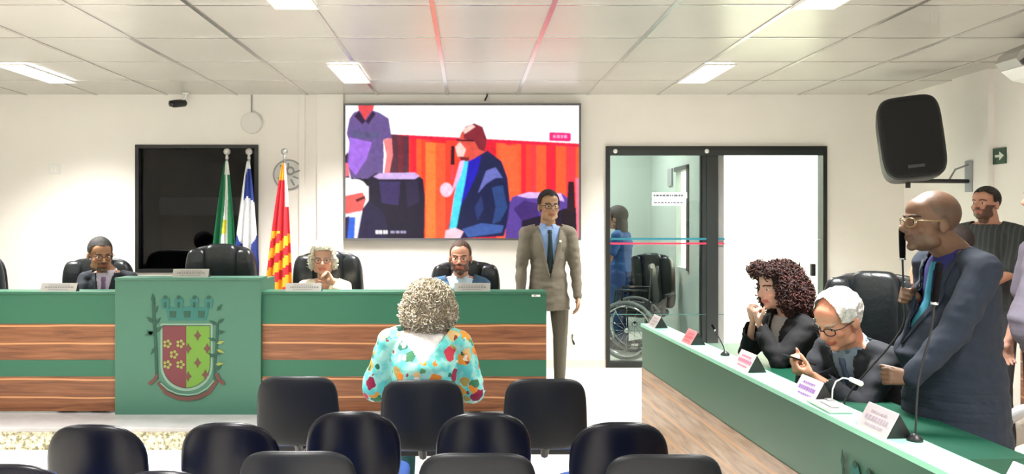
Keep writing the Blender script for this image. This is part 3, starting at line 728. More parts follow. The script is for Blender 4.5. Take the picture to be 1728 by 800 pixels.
        if bumpy:
            for v in me.vertices: v.co += (v.co - s.H).normalized() * bumpy * noise.noise(v.co*30)
        o = link(name, me, mat('hair_%d_%d_%d' % col, col, rough, noise_amt=.25, noise_scale=60, bump=.5, bump_scale=120), s.root); return o
    def curls(s, blobs, col, col2, n=500, r=.014, seed=1, keep=None):
        bm = NB(); R3 = s.HM.to_3x3(); hs = s.hs
        for c, rr in blobs: ell(bm, s.HM @ (V(c)*hs), tuple(x*hs*.94 for x in rr), R3, 28, 20)
        me = bake(bm, .009, 2); inv = s.HM.inverted()
        if keep: cut(me, lambda c: keep(inv @ c / hs))
        rd = random.Random(seed); bm = NB(); bm.from_mesh(me)
        fs = [(p.center.copy(), p.normal.copy()) for p in me.polygons]
        for i in range(n):
            c, nn = rd.choice(fs); t = V((rd.gauss(0, 1), rd.gauss(0, 1), rd.gauss(-.6, 1))); t = (t - nn*t.dot(nn)*.6).normalized(); w = nn.cross(t)
            L = r*rd.uniform(1.6, 3.4); rad = r*rd.uniform(.45, .9); ph = rd.uniform(0, 6.28); pts = []
            for k in range(13):
                a = ph + k*.75; pts.append(c + nn*(.3*r + rad*math.cos(a)) + w*rad*math.sin(a) + t*(k/12 - .5)*L)
            tube(bm, pts, [r*.20]*13, 5, mi=1 if rd.random() < .4 else 0, caps=True)
        bpy.data.meshes.remove(me)
        return link('hair', bm, [mat('curl_%d_%d_%d' % col, col, .7), mat('curl_%d_%d_%d' % col2, col2, .6)], s.root, smooth=True)
    def uv(s, c):
        t = (c - s.P).dot(s.axis) / (s.N - s.P).length; b = s.spine(max(0, min(1, t))); return t, (c - b).dot(s.X), (c - b).dot(s.Fw)
    def cast(s, bvh, t, x, off):
        o = s.spine(t) + s.X*x + s.Fw*.6; h = bvh.ray_cast(o, -s.Fw)
        return (h[0] + s.Fw*off) if h[0] else (s.spine(t) + s.X*x + s.Fw*.12)
    def strip(s, name, bvh, rows, m, off=.004, nx=3, th=.003, label=None):
        """rows: list of (t, xl, xr) along the chest"""
        bm = NB(); g = [[s.cast(bvh, t, lerp(a, b, k/nx), off) for k in range(nx+1)] for t, a, b in rows]
        va = [[bm.verts.new(p) for p in r] for r in g]; vb = [[bm.verts.new(p - s.Fw*th) for p in r] for r in g]
        for i in range(len(g)-1):
            for k in range(nx):
                bm.faces.new([va[i][k], va[i][k+1], va[i+1][k+1], va[i+1][k]]); bm.faces.new([vb[i][k], vb[i+1][k], vb[i+1][k+1], vb[i][k+1]])
        n, m_ = len(g), nx
        for i in range(n-1):
            bm.faces.new([va[i][0], va[i+1][0], vb[i+1][0], vb[i][0]]); bm.faces.new([va[i][m_], vb[i][m_], vb[i+1][m_], va[i+1][m_]])
        for k in range(nx):
            bm.faces.new([va[0][k], vb[0][k], vb[0][k+1], va[0][k+1]]); bm.faces.new([va[n-1][k], va[n-1][k+1], vb[n-1][k+1], vb[n-1][k]])
        bmesh.ops.recalc_face_normals(bm, faces=bm.faces)
        return link(name, bm, m, s.root, smooth=True, label=label)
    def bvh(s, me): return BVHTree.FromPolygons([v.co for v in me.vertices], [list(p.vertices) for p in me.polygons])
    def shirt(s, m, name='shirt', ex=.006, t1=.97, sleeves=0, collar=True, ccol=None):
        bm = NB(); s.torso(bm, ex, -.1, t1)
        if sleeves: s.limbs(bm, 'a', ex + .002, sleeves)
        me = bake(bm, .008, 2); cut(me, lambda c: s.uv(c)[0] < .985); s.shirt_me = me; s.sb = s.bvh(me); so = link(name, me, m, s.root)
        if collar:
            bm = NB(); n = 20; A = []; Bq = []
            for k in range(n + 1):
                a = R(-250 + 320*k/n) if False else R(108 + 324*k/n); rx = .068*s.b**.4; c = s.N + s.Fw*(-.004) + (s.X*math.cos(a) + s.Fw*math.sin(a))*rx
                A.append(bm.verts.new(c - s.axis*.022 + (s.X*math.cos(a) + s.Fw*math.sin(a))*.012)); Bq.append(bm.verts.new(c + s.axis*(.022 - .01*abs(math.sin(a/2)))))
            for k in range(n): bm.faces.new([A[k], A[k+1], Bq[k+1], Bq[k]])
            o = link('collar', bm, ccol or m, so, smooth=True); md = o.modifiers.new('t', 'SOLIDIFY'); md.thickness = .005
    def jacket(s, m, name='jacket', zv=.35, vw=.075, hem=None, ex=.016, lapel=True, bulk=0, lm=None, sleeves=.96, split=True):
        s.hem = hem; bm = NB(); s.torso(bm, ex + bulk, -.12 if s.sit else -.05, .97); s.limbs(bm, 'a', ex*.8 + bulk*.3, sleeves)
        if hem:            # skirt of the jacket of a standing figure
            for i in range(15):
                z = lerp(s.P.z, hem, i/14); ell(bm, V((s.P.x, s.P.y + s.Fw.y*s.belly*.28, z)), (lerp(.153, .180, i/14)*s.b + ex, lerp(.110, .122, i/14)*s.b + ex + s.belly*.35, .045), None, 26, 10)
        me = bake(bm, .008, 5); 
        if hem: cut(me, lambda c: c.z > hem - .01)
        displace(me, lambda c: .009 * noise.noise(V((c.x*6, c.y*6, c.z*16))) + .004 * noise.noise(V((c.x*14, c.y*14, c.z*30))))
        jb = s.bvh(me); s.jb = jb
        def halfw(t): return vw * max(0, (t - zv)/(.93 - zv))
        def keep(c):
            t, x, y = s.uv(c)
            if t > .985 and abs(x) < .12: return False
            return not (y > .0 and t > zv and abs(x) < halfw(t) and t < 1.1)
        cut(me, keep); o = link(name, me, m, s.root); md = o.modifiers.new('t', 'SOLIDIFY'); md.thickness = .006; md.offset = -1
        s.jo = o
        if lapel:
            for q in (-1, 1):
                rowsL = []
                for i in range(9):
                    t = lerp(zv - .01, .93, i/8); w = halfw(t); wid = interp([(0, .006), (.6, .05), (.72, .052), (.74, .034), (1, .03)], i/8)
                    rowsL.append((t, q*w, q*(w + wid)))
                s.strip('lapel', jb, rowsL, lm or m, .008, 3, .006).parent = o
        return o
    def tie(s, m, w=.035, t0=.3, t1=.93):
        s.strip('tie', s.sb, [(t1, -.016, .016), (t1 - .05, -.02, .02), (t1 - .07, -.014, .014)] + [(lerp(t1 - .1, t0, i/6), -lerp(.015, w, i/6), lerp(.015, w, i/6)) for i in range(7)], m, .007, 2, .005)
    def trousers(s, m, name='trousers', bare=False):
        bm = NB(); s.torso(bm, .010, -.12, .12, 8); s.limbs(bm, 'l', .010); me = bake(bm, .010, 2)
        top = (s.hem + .07) if getattr(s, 'hem', None) else 9
        if s.sit is False: cut(me, lambda c: .07 < c.z < top)
        link(name, me, m, s.root)
        for q, (hp, kn, an) in s.legs.items():
            bm = NB(); cap(bm, an + V((0, -.035, -.058)), an + V((0, .15, -.066)), .042, .034); box(bm, tuple(an + V((-.038, -.075, -.10))), tuple(an + V((.038, .18, -.088))), 0, .004)
            me = bake(bm, .008, 1)
            for v in me.vertices: v.co.z = max(v.co.z, .001)
            link('shoe', me, mat('black_shoe', (24, 22, 22), .3), s.root)
    def glasses(s, m, lens=True, heavy=.0022):
        hs = s.hs; bm = NB(); M = s.HM; tn = s.thin
        for q in (-1, 1):
            pts = [M @ (V((q*.032*tn + .024*math.copysign(abs(math.cos(a))**.7, math.cos(a)), .101 - .012*abs(math.cos(a))*(1 if math.cos(a)*q > 0 else 0), -.002 + .017*math.copysign(abs(math.sin(a))**.8, math.sin(a))))*hs) for a in [2*math.pi*k/18 for k in range(19)]]
            tube(bm, pts, heavy, 6, caps=False)
            tube(bm, [M @ (V(p)*hs) for p in [(q*.057*tn, .092, .006), (q*.079*tn, .07, .006), (q*.084*tn, .0, .004), (q*.082*tn, -.02, -.006)]], heavy, 6)
        tube(bm, [M @ (V(p)*hs) for p in [(-.009, .103, .002), (0, .106, .005), (.009, .103, .002)]], heavy, 6)
        link('glasses', bm, m, s.root, smooth=True)
def beard_fn(col, full=True, zt=-.03):
    c2 = V(s2l(col))
    def fn(p, c):
        if p.y > .012 and p.z < zt - .0 + (.0 if abs(p.x) < .05 else .02):
            lips = p.y > .07 and abs(p.x) < .024 and -.070 < p.z < -.052
            if (full or (abs(p.x) < .034 and p.y > .05)) and not lips and (p.z < -.072 or abs(p.x) > .03 or p.z > -.051) and not (p.z > -.045 and abs(p.x) < .045 and p.y < .092 and p.z > -.04): return c.lerp(c2, .85)
        return c
    return fn
# ---------------------------------------------------------------- the people
def fab(n, c, r=.85, na=.06, ns=30): return mat(n, c, r, noise_amt=na, noise_scale=ns, bump=.15, bump_scale=200)
BZ = DAIS + .913
# man in dark suit on the left bench, head turned to his left
X = (172 - VPX) * 6.85 / F
p = Person('person', 'man in dark suit and glasses seated at the left bench looking right', (X + .02, 6.98, DAIS), R(180), pelvis=.50, lean=.12, h=.53, b=1.0, hyaw=R(38), hpitch=R(-12), hs=1.16, skin=(160, 116, 84), head=(.03, .14, 1.165))
p.arm(1, V((X - .22, 6.55, BZ - .13)), n=(0, 0, -1), side=1); p.arm(-1, V((X + .2, 6.55, BZ - .13)), n=(0, 0, -1), side=-1)
p.body(skin_fn=beard_fn((70, 55, 45), False)).brow(); p.hair((34, 30, 28), th=.006)
p.shirt(fab('lilac_shirt', (196, 188, 206))); p.jacket(fab('dark_suit', (24, 30, 38)), zv=.3, vw=.07); p.tie(fab('mauve_tie', (120, 92, 130))); p.trousers(fab('dark_suit', (24, 30, 38))); p.glasses(blackp)
# woman with white hair, cream blouse, hand raised
X = (550 - VPX) * 6.9 / F
p = Person('person', 'white haired woman in cream blouse and glasses seated with one hand raised', (X - .02, 7.0, DAIS), R(180), pelvis=.44, lean=.10, h=.52, b=1.0, fem=True, hyaw=R(8), hpitch=R(-4), hs=1.13, skin=(206, 156, 130), head=(-.0, .13, 1.125))
p.arm(-1, V((X + .09, 6.72, 1.10)), hint=(-.6, .1, -1), f=(-.5, .2, .6), n=(-.6, -.5, .3), side=-1, curl=55); p.arm(1, V((X - .2, 6.6, BZ - .13)), side=1)
p.body().brow((150, 140, 130)); p.glasses(mat('brown_frame', (70, 50, 45), .4))
p.curls([((0, -.02, .045), (.094, .108, .098)), ((.075, -.01, -.02), (.03, .05, .06)), ((-.075, -.01, -.02), (.03, .05, .06)), ((0, -.06, -.03), (.085, .07, .08)), ((.0, .05, .09), (.07, .05, .035))], (226, 218, 200), (200, 190, 170), 420, .012, 5, keep=lambda q: not (q.y > .05 and q.z < .075 and abs(q.x) < .07))
cream = fab('cream_blouse', (236, 226, 200))
p.jacket(cream, 'blouse', zv=.62, vw=.06, ex=.012, lapel=True, bulk=.006, sleeves=.8); p.trousers(fab('dark_cloth', (40, 40, 44)))
# bearded man behind the bench
X = (777 - VPX) * 6.88 / F
p = Person('person', 'bearded man in light blue shirt and blue jacket seated facing the camera', (X, 7.0, DAIS), R(180), pelvis=.46, lean=.10, h=.52, b=1.05, hyaw=R(-4), hpitch=R(-3), hs=1.16, skin=(204, 146, 122), head=(.0, .12, 1.135), thin=.97)
p.arm(1, V((X - .2, 6.6, BZ - .13)), side=1); p.arm(-1, V((X + .2, 6.6, BZ - .13)), side=-1)
p.body(skin_fn=beard_fn((70, 42, 34))).brow((60, 40, 30)); p.hair((72, 52, 42), th=.005, hl=[(-.12, -.075), (-.05, -.055), (-.02, -.02), (.0, .0), (.028, .012), (.034, .07), (.055, .092), (.1, .098)]); p.glasses(mat('red_brown_frame', (96, 44, 40), .4), heavy=.0018)
p.shirt(fab('pale_blue_shirt', (190, 214, 230))); p.jacket(fab('blue_jacket', (58, 92, 124)), zv=.3, vw=.10, ex=.012); p.trousers(fab('dark_cloth', (40, 40, 44)))
# man in grey suit standing at the end of the bench
X = (925 - VPX) * 7.05 / F
p = Person('person', 'man in grey suit, dark tie and glasses standing in front of the screen', (X, 7.05, DAIS), R(184), sit=False, pelvis=.90, lean=0, h=.50, b=.98, hyaw=R(8), hpitch=R(-2), hs=1.12, skin=(158, 122, 92), head=(0, .03, 1.565), thin=.95, sw=.19)
p.arm(1, (.245, .06, .80), hint=(.4, -.6, 0), world=False, f=(0, .1, -1), n=(-1, .2, 0), side=1, curl=20); p.arm(-1, (-.235, .10, .80), hint=(-.4, -.6, 0), world=False, f=(0, .12, -1), n=(1, .1, 0), side=-1, curl=20)
p.body().brow(); p.hair((24, 22, 22), th=.009); p.glasses(blackp, heavy=.0028)
gs = fab('grey_suit', (112, 105, 92), ns=60); p.shirt(fab('blue_shirt', (128, 156, 200)), ex=.004); p.jacket(gs, zv=.12, vw=.085, hem=.70, ex=.014); p.tie(fab('dark_green_tie', (22, 42, 48)), t0=.12); p.trousers(fab('grey_trousers', (94, 88, 77), ns=60))
bm = NB(); c = p.cast(p.jb, .74, -.085, .012); ell(bm, c, (.011, .004, .011)); link('lapel_pin', bm, whitep, p.jo, True)
# woman in floral blouse, seen from behind
def floral():
    m = mat('floral_cloth', (120, 214, 200), .8); nt = m.node_tree; b = nt.nodes['Principled BSDF']; L = nt.links.new
    tc = nt.nodes.new('ShaderNodeTexCoord'); nz = nt.nodes.new('ShaderNodeTexNoise'); nz.inputs['Scale'].default_value = 22
    L(tc.outputs['Object'], nz.inputs[0]); ad = nt.nodes.new('ShaderNodeVectorMath'); ad.operation = 'MULTIPLY_ADD'; L(nz.outputs[1], ad.inputs[0]); ad.inputs[1].default_value = (.045,)*3; L(tc.outputs['Object'], ad.inputs[2])
    cur = None; base = nt.nodes.new('ShaderNodeMix'); base.data_type = 'RGBA'; n2 = nt.nodes.new('ShaderNodeTexNoise'); n2.inputs['Scale'].default_value = 14; L(tc.outputs['Object'], n2.inputs[0])
    mr = nt.nodes.new('ShaderNodeMapRange'); mr.inputs[1].default_value = .45; mr.inputs[2].default_value = .6; L(n2.outputs[0], mr.inputs[0]); L(mr.outputs[0], base.inputs[0])
    base.inputs[6].default_value = s2l((96, 200, 196)) + (1,); base.inputs[7].default_value = s2l((165, 224, 210)) + (1,); cur = base.outputs[2]
    for sc, rad, cols, off in [(11, .36, [(232, 140, 40), (60, 120, 84), (176, 150, 80), (224, 190, 130)], 0), (8.5, .32, [(150, 28, 66), (236, 150, 50), (206, 60, 80), (44, 110, 90)], 3.7), (16, .26, [(30, 100, 80), (240, 236, 220), (150, 60, 40), (90, 150, 90)], 8.1)]:
        o = nt.nodes.new('ShaderNodeVectorMath'); o.operation = 'ADD'; L(ad.outputs[0], o.inputs[0]); o.inputs[1].default_value = (off, off, off)
        v = nt.nodes.new('ShaderNodeTexVoronoi'); v.inputs['Scale'].default_value = sc; L(o.outputs[0], v.inputs[0])
        lt = nt.nodes.new('ShaderNodeMath'); lt.operation = 'LESS_THAN'; L(v.outputs['Distance'], lt.inputs[0]); lt.inputs[1].default_value = rad
        sx = nt.nodes.new('ShaderNodeSeparateColor'); L(v.outputs['Color'], sx.inputs[0])
        rp = nt.nodes.new('ShaderNodeValToRGB'); rp.color_ramp.interpolation = 'CONSTANT'; e = rp.color_ramp.elements
        e[0].color = s2l(cols[0]) + (1,); e[1].position = .3; e[1].color = s2l(cols[1]) + (1,)
        for q, cc in ((.55, cols[2]), (.8, cols[3])): x = e.new(q); x.color = s2l(cc) + (1,)
        L(sx.outputs[0], rp.inputs[0]); mx = nt.nodes.new('ShaderNodeMix'); mx.data_type = 'RGBA'; L(lt.outputs[0], mx.inputs[0]); L(cur, mx.inputs[6]); L(rp.outputs[0], mx.inputs[7]); cur = mx.outputs[2]
    L(cur, b.inputs['Base Color']); return m
y5 = F * (CZ - .82) / (636 - VPY) + .26
X = (716 - VPX) * y5 / F
p = Person('person', 'curly grey haired woman in turquoise floral blouse seated in the front row, seen from behind', (X, y5, 0), R(0), pelvis=.50, lean=-.03, h=.53, b=1.18, fem=True, hpitch=R(-4), hyaw=R(-4), hs=1.05, skin=(228, 196, 180), head=(.025, .03, 1.145), sw=.185)
p.arm(1, (.19, .30, .66), hint=(.5, -.35, -1), world=False, side=1); p.arm(-1, (-.19, .30, .66), hint=(-.7, -.35, -1), world=False, side=-1)
p.body()
p.curls([((0, -.02, .030), (.128, .132, .110)), ((.085, -.03, -.03), (.060, .08, .085)), ((-.085, -.03, -.03), (.060, .08, .085)), ((0, -.085, -.045), (.115, .06, .085))], (150, 139, 117), (206, 197, 176), 1250, .0135, 9, keep=lambda q: not (q.y > .085 and q.z < .07 and abs(q.x) < .075))
bm = NB(); p.torso(bm, .020, -.12, .985); p.limbs(bm, 'a', .022, .28)
for q, (a, e, w) in p.arms.items():
    cap(bm, p.spine(.93) + p.X*q*.06, a + V((0, 0, .0)), .062, .066); cap(bm, a, e.lerp(w, .12), .074, .082)
me = bake(bm, .008, 2)
displace(me, lambda c: .009 * noise.noise(V((c.x*9, c.y*9, c.z*12))))
def kb(c):
    t, x, yy = p.uv(c); return not (yy < .02 and t > .70 and abs(x) < .118 * (t - .70)/.26 and t < 1.1) and not (t > .985 and abs(x) < .12)
cut(me, kb); o = link('floral_blouse', me, floral(), p.root); md = o.modifiers.new('t', 'SOLIDIFY'); md.thickness = .005; md.offset = -1
bm = NB(); p.torso(bm, .008, .3, .93); me = bake(bm, .009, 2); link('undershirt', me, fab('white_cotton', (236, 232, 230)), p.root)
p.trousers(fab('teal_trousers', (40, 90, 96)))
# curly red haired woman at the side bench
p = Person('person', 'woman with curly dark red hair and black cardigan resting chin on her hands', (2.07, 5.08, 0), R(103), pelvis=.50, fem=True, b=1.08, neck=(.0, .13, 1.05), hyaw=R(0), hpitch=R(-8), hs=1.12, skin=(214, 164, 146), head=(.0, .20, 1.205), sw=.19)
ch = p.W @ (p.H + V((0, .13, -.125)))
p.arm(1, ch + V((-.02, .03, -.085)), hint=(.2, .5, -1), f=(-.25, .1, 1), n=(1, 0, .1), side=1, curl=60, l1=.27, l2=.235); p.arm(-1, ch + V((-.01, -.05, -.095)), hint=(-.2, .5, -1), f=(-.3, .1, 1), n=(1, 0, .1), side=-1, curl=65, l1=.27, l2=.235)
p.body().brow((60, 40, 35))
p.curls([((0, -.03, .04), (.11, .12, .100)), ((.085, -.02, -.04), (.055, .075, .11)), ((-.085, -.02, -.04), (.055, .075, .11)), ((0, -.10, -.05), (.115, .085, .12)), ((.06, -.10, -.11), (.07, .06, .08)), ((-.06, -.10, -.11), (.07, .06, .08)), ((.045, .07, .10), (.06, .05, .04)), ((-.045, .07, .10), (.06, .05, .04))], (42, 20, 18), (72, 32, 26), 1300, .016, 11, keep=lambda q: not (q.y > .045 and q.z < .085 and abs(q.x) < .062))
p.shirt(fab('grey_top', (176, 170, 172)), collar=False); blk = fab('black_knit', (14, 15, 19)); p.jacket(blk, 'cardigan', zv=.4, vw=.075, ex=.020, bulk=.006, sleeves=.9); p.trousers(blk)
# grey haired man looking down at his phone
p = Person('person', 'bald crowned white haired man in dark suit and glasses bent over his phone', (2.22, 4.28, 0), R(112), pelvis=.50, b=1.12, belly=.08, neck=(.03, .30, 1.00), hyaw=R(0), hpitch=R(-28), hs=1.18, skin=(216, 154, 126), head=(.0, .405, 1.12))
HP = V((1.60, 4.10, .905))
p.arm(1, HP + V((.10, .06, -.045)), hint=(.6, -.2, -1), f=(-1, -.15, .35), n=(.15, -.5, .85), side=1, curl=60, thumb='grip'); p.arm(-1, HP + V((.09, -.04, -.055)), hint=(-.6, -.1, -1), f=(-1, .2, .3), n=(.1, .5, .8), side=-1, curl=60, thumb='grip')
def redtop(q, c): return V((c.x*1.02, c.y*.86, c.z*.82)) if q.z > .06 else c
p.body(skin_fn=redtop).brow((190, 180, 170)); p.glasses(blackp, heavy=.0028)
p.hair((232, 228, 222), th=.011, bumpy=.010, keep=lambda q: q.y < .03 + .3*abs(q.x) and q.z > interp([(-.12, -.08), (-.03, -.045), (0, .0), (.06, .02)], q.y) )
p.shirt(fab('blue_grey_shirt', (120, 138, 156))); ds = fab('charcoal_suit', (30, 33, 40)); p.jacket(ds, zv=.25, vw=.075, ex=.018); p.tie(fab('blue_tie', (70, 84, 110))); p.trousers(ds)
ph = thing('phone', 'smartphone held in both hands by the grey haired man', 'phone', HP + V((.035, 0, .018)), R(10))
bm = NB(); box(bm, (-.075, -.037, -.004), (.075, .037, .004), 0, .003); link('phone_body', bm, blackp, ph); bm = NB(); box(bm, (-.068, -.033, .004), (.068, .033, .0046)); link('screen', bm, mat('phone_screen', (90, 110, 130), .1, emit=.15), ph); ph.rotation_euler = (0, R(18), R(10))
# tall standing man in navy suit holding a microphone
p = Person('person', 'bald man in navy blue suit and glasses standing and speaking into a microphone', (2.225, 3.72, 0), R(90), sit=False, pelvis=.92, b=1.24, belly=.15, ub=.86, st=.87, neck=(.0, .05, 1.475), hyaw=R(0), hpitch=R(0), hs=1.16, skin=(98, 70, 51), head=(.0, .15, 1.605), voxel=.006, sw=.19)
LW = V((1.83, 3.44, .955)); RW = V((2.05, 3.80, 1.262))
p.arm(-1, LW, l1=.30, l2=.28, hint=(-.15, -.9, -.6), f=(-1, .05, .12), n=(0, 1, -.2), side=-1, curl=(62, 72, 45), thumb='grip'); p.arm(1, RW, hint=(.5, -.6, -1), f=(-1, -.25, .15), n=(0, -1, -.1), side=1, curl=(70, 80, 50), thumb='grip')
def buzz(q, c):
    hlz = interp([(-.12, -.055), (-.03, -.035), (0, .0), (.03, .03), (.045, .075), (.1, .10)], q.y)
    k = max(0, min(1, (q.z - hlz)/.02)) * max(.25, min(1, (.095 - q.z)/.05)); c = c.lerp(V(s2l((50, 40, 33))), k*.6)
    if q.y > .02 and q.z < -.045: c = c.lerp(V(s2l((70, 58, 46))), .35)
    return c
p.body(skin_fn=buzz).brow(); p.glasses(mat('thin_gold', (150, 130, 90), .3, metal=.8), heavy=.0020)
p.shirt(fab('royal_blue_shirt', (18, 22, 86)), ex=.010, ccol=fab('royal_blue_shirt', (18, 22, 86))); nv = fab('navy_suit', (17, 29, 45)); p.jacket(nv, zv=.30, vw=.10, hem=.64, ex=.018, bulk=.004); p.tie(fab('teal_tie', (30, 110, 130)), t0=.42); p.trousers(fab('navy_trousers', (12, 18, 28)))
# gooseneck microphones
def mic(label, pts, cap_len=.12, head_r=.013, stem=.0035, base=True, ringc=True, m=blackp):
    pts = [V(q) for q in pts]; b = pts[0]; o = thing('gooseneck_microphone', label, 'microphone', b, 0, 'gooseneck microphones'); L = [q - b for q in pts]
    d = (L[-1] - L[-2]).normalized()
    # smooth stem
    S = []; n = len(L)
    for i in range(n - 1):
        a0, a1, a2, a3 = L[max(i-1, 0)], L[i], L[i+1], L[min(i+2, n-1)]
        for k in range(6):
            t = k/6; S.append(.5*((2*a1) + (a2 - a0)*t + (2*a0 - 5*a1 + 4*a2 - a3)*t*t + (3*a1 - a0 - 3*a2 + a3)*t**3))
    S.append(L[-1])
    bm = NB(); tube(bm, S, stem, 8); link('stem', bm, m, o, True)
    bm = NB(); cap(bm, L[-1] + d*.01, L[-1] + d*cap_len, head_r*.85, head_r); cap_o = link('capsule', bm, mat('black_foam', (5, 4, 6), .9, spec=.1, bump=.4, bump_scale=300), o, True)
    if ringc: bm = NB(); tube(bm, [L[-1] - d*.004, L[-1] + d*.004], head_r*.95, 14); link('ring', bm, chrome, cap_o, True)
    if base: bm = NB(); lathe(bm, [(.024, 0), (.024, .008), (.012, .02), (.006, .024)]); link('base', bm, m, o, True)
    return o
mb = on_ledge(2.72, .10)
mic('tall black gooseneck microphone in front of the navy suited man', [mb, mb + V((.012, 0, .20)), P(1571, 560, 2.72), P(1577, 512, 2.72)], .125, .0125)
hx = RW + V((-.080, -.042, .01))
wb = V((1.72, 3.82, .75))
mic('black gooseneck microphone held upright at the mouth of the navy suited man', [wb, wb + V((.06, 0, .10)), hx + V((-.012, 0, -.16)), hx, P(1523, 437, 3.76)], .13, .015, stem=.0045)
# white console with coiled lead on the worktop
wc = FAR + rb((5.77 - 3.12)/abs(U.y), .20, .75)
o = thing('conference_unit', 'white conference microphone unit with curved white stem on the side bench', 'microphone', (1.40, 3.20, .89))
bm = NB(); box(bm, (-.05, -.10, 0), (.045, .12, .018), 0, .008); box(bm, (-.03, -.07, .018), (.02, .0, .022)); link('unit_body', bm, whitep, o)
bm = NB(); box(bm, (-.035, -.085, .019), (-.005, .02, .023)); box(bm, (.005, .03, .019), (.03, .095, .023)); link('key_pad', bm, greyplas, o)
bm = NB(); tube(bm, [(.03, .06, .02), (.032, .06, .06), (.045, .06, .09), (.07, .055, .105), (.10, .05, .10)], .003, 8); link('stem', bm, whitep, o, True)
bm = NB(); cap(bm, (.10, .05, .10), (.135, .045, .085), .009, .011); link('capsule', bm, whitep, o, True)
mb = on_ledge(4.42, .09)
mic('small dark gooseneck microphone on the side bench before the curly haired woman', [mb, mb + V((-.01, .0, .05)), mb + V((-.045, .03, .13))], .03, .006, stem=.003)
# bearded man leaning by the right wall
p = Person('person', 'bearded man in dark grey striped t-shirt standing by the right wall', (3.70, 5.9, 0), R(122), sit=False, pelvis=.96, b=1.06, h=.64, hyaw=R(-6), hpitch=R(2), hs=1.0, skin=(190, 140, 116), head=(0, .04, 1.725), sw=.19)
p.arm(1, (.05, .30, 1.16), hint=(.6, -.3, -1), world=False, f=(-1, .1, 0), n=(0, -1, 0), side=1, curl=30); p.arm(-1, (-.05, .26, 1.12), hint=(-.6, -.3, -1), world=False, f=(1, .1, 0), n=(0, -1, 0), side=-1, curl=30)
p.body(skin_fn=beard_fn((38, 28, 24))).brow(); p.hair((34, 28, 26), th=.007)
def tee(p, m, name='t_shirt', hem=None, slv=0.85, ex=.014):
    bm = NB(); p.torso(bm, ex, -.12, .985)
    for q, (a, e, w) in p.arms.items(): cap(bm, p.spine(.95) + p.X*q*.045, a, .052, .066); cap(bm, a, a.lerp(e, slv), .064*p.b**.5, .062*p.b**.5)
    if hem: ell(bm, V((0, 0, hem + .04)), (.17*p.b, .125*p.b, .06), None, 26, 10)
    me = bake(bm, .009, 2)
    displace(me, lambda c: .008 * noise.noise(V((c.x*8, c.y*8, c.z*15))))
    cut(me, lambda c: not (p.uv(c)[0] > .97 and abs(p.uv(c)[1]) < .10)); o = link(name, me, m, p.root); md = o.modifiers.new('t', 'SOLIDIFY'); md.thickness = .004; md.offset = -1
def striped(n, a, b, sc):
    m = mat(n, a, .85); nt = m.node_tree; bs = nt.nodes['Principled BSDF']; tc = nt.nodes.new('ShaderNodeTexCoord'); w = nt.nodes.new('ShaderNodeTexWave'); w.inputs['Scale'].default_value = sc; w.inputs['Distortion'].default_value = .4
    nt.links.new(tc.outputs['Object'], w.inputs[0]); r = nt.nodes.new('ShaderNodeValToRGB'); r.color_ramp.elements[0].color = s2l(a) + (1,); r.color_ramp.elements[1].color = s2l(b) + (1,); r.color_ramp.elements[0].position = .6
    nt.links.new(w.outputs[0], r.inputs[0]); nt.links.new(r.outputs[0], bs.inputs['Base Color']); return m
tee(p, striped('striped_jersey', (54, 60, 62), (74, 79, 79), 9), hem=.84); p.trousers(fab('grey_jeans', (70, 74, 80)))
# man in grey polo cut by the right edge
p = Person('person', 'man in grey purple polo shirt and black trousers cut by the right edge', (3.22, 4.55, 0), R(84), sit=False, pelvis=.95, b=1.22, belly=.10, h=.56, hs=1.12, skin=(196, 150, 130), head=(0, .04, 1.735), sw=.20)
p.arm(-1, (-.27, .12, .92), hint=(-.6, -.5, 0), world=False, f=(0, .1, -1), n=(1, 0, 0), side=-1, curl=20); p.arm(1, (.27, .1, .92), hint=(.6, -.5, 0), world=False, f=(0, .1, -1), n=(-1, 0, 0), side=1, curl=20)
p.body().brow(); p.hair((48, 42, 40), th=.007); tee(p, fab('grey_polo', (112, 108, 122)), 'polo_shirt', hem=.86); p.trousers(fab('black_trousers', (18, 22, 26)))
# person almost hidden behind the microphone
p = Person('person', 'person in salmon top almost hidden behind the navy suited man', (2.98, 5.05, 0), R(70), sit=False, pelvis=.82, b=.95, h=.48, hs=1.05, skin=(206, 150, 124), sw=.17)
p.arm(1, P(1540, 478, 4.86), hint=(.3, -.5, -1), f=(0, -.1, 1), n=(1, 0, 0), side=1, curl=18); p.arm(-1, (-.2, .1, .78), hint=(-.6, -.5, 0), world=False, f=(0, .1, -1), n=(1, 0, 0), side=-1, curl=20)
p.body().brow(); p.hair((40, 30, 26), th=.009); tee(p, fab('salmon_top', (196, 120, 92)), 'top', hem=.72); p.trousers(fab('black_trousers', (18, 22, 26)))
# woman in the corridor
p = Person('person', 'long haired woman in blue t-shirt and jeans standing behind the left glass pane', (1.72, 9.35, DAIS), R(60), sit=False, pelvis=.86, fem=True, b=.95, h=.46, hs=1.1, skin=(150, 108, 86), head=(0, .05, 1.465), voxel=.009, sw=.17)
p.arm(1, (.12, .26, .92), hint=(.6, -.3, -1), world=False, side=1); p.arm(-1, (-.1, .27, .90), hint=(-.6, -.3, -1), world=False, side=-1)
p.body(); p.hair((24, 20, 22), th=.014, extra=[((0, -.07, -.08), (.085, .045, .13)), ((.06, -.05, -.12), (.035, .04, .12)), ((-.06, -.05, -.12), (.035, .04, .12))], keep=lambda q: not (q.y > .03 and q.z < .07))
tee(p, fab('blue_tshirt', (34, 74, 128)), slv=.6, hem=.84); p.trousers(fab('blue_jeans', (40, 66, 118)))
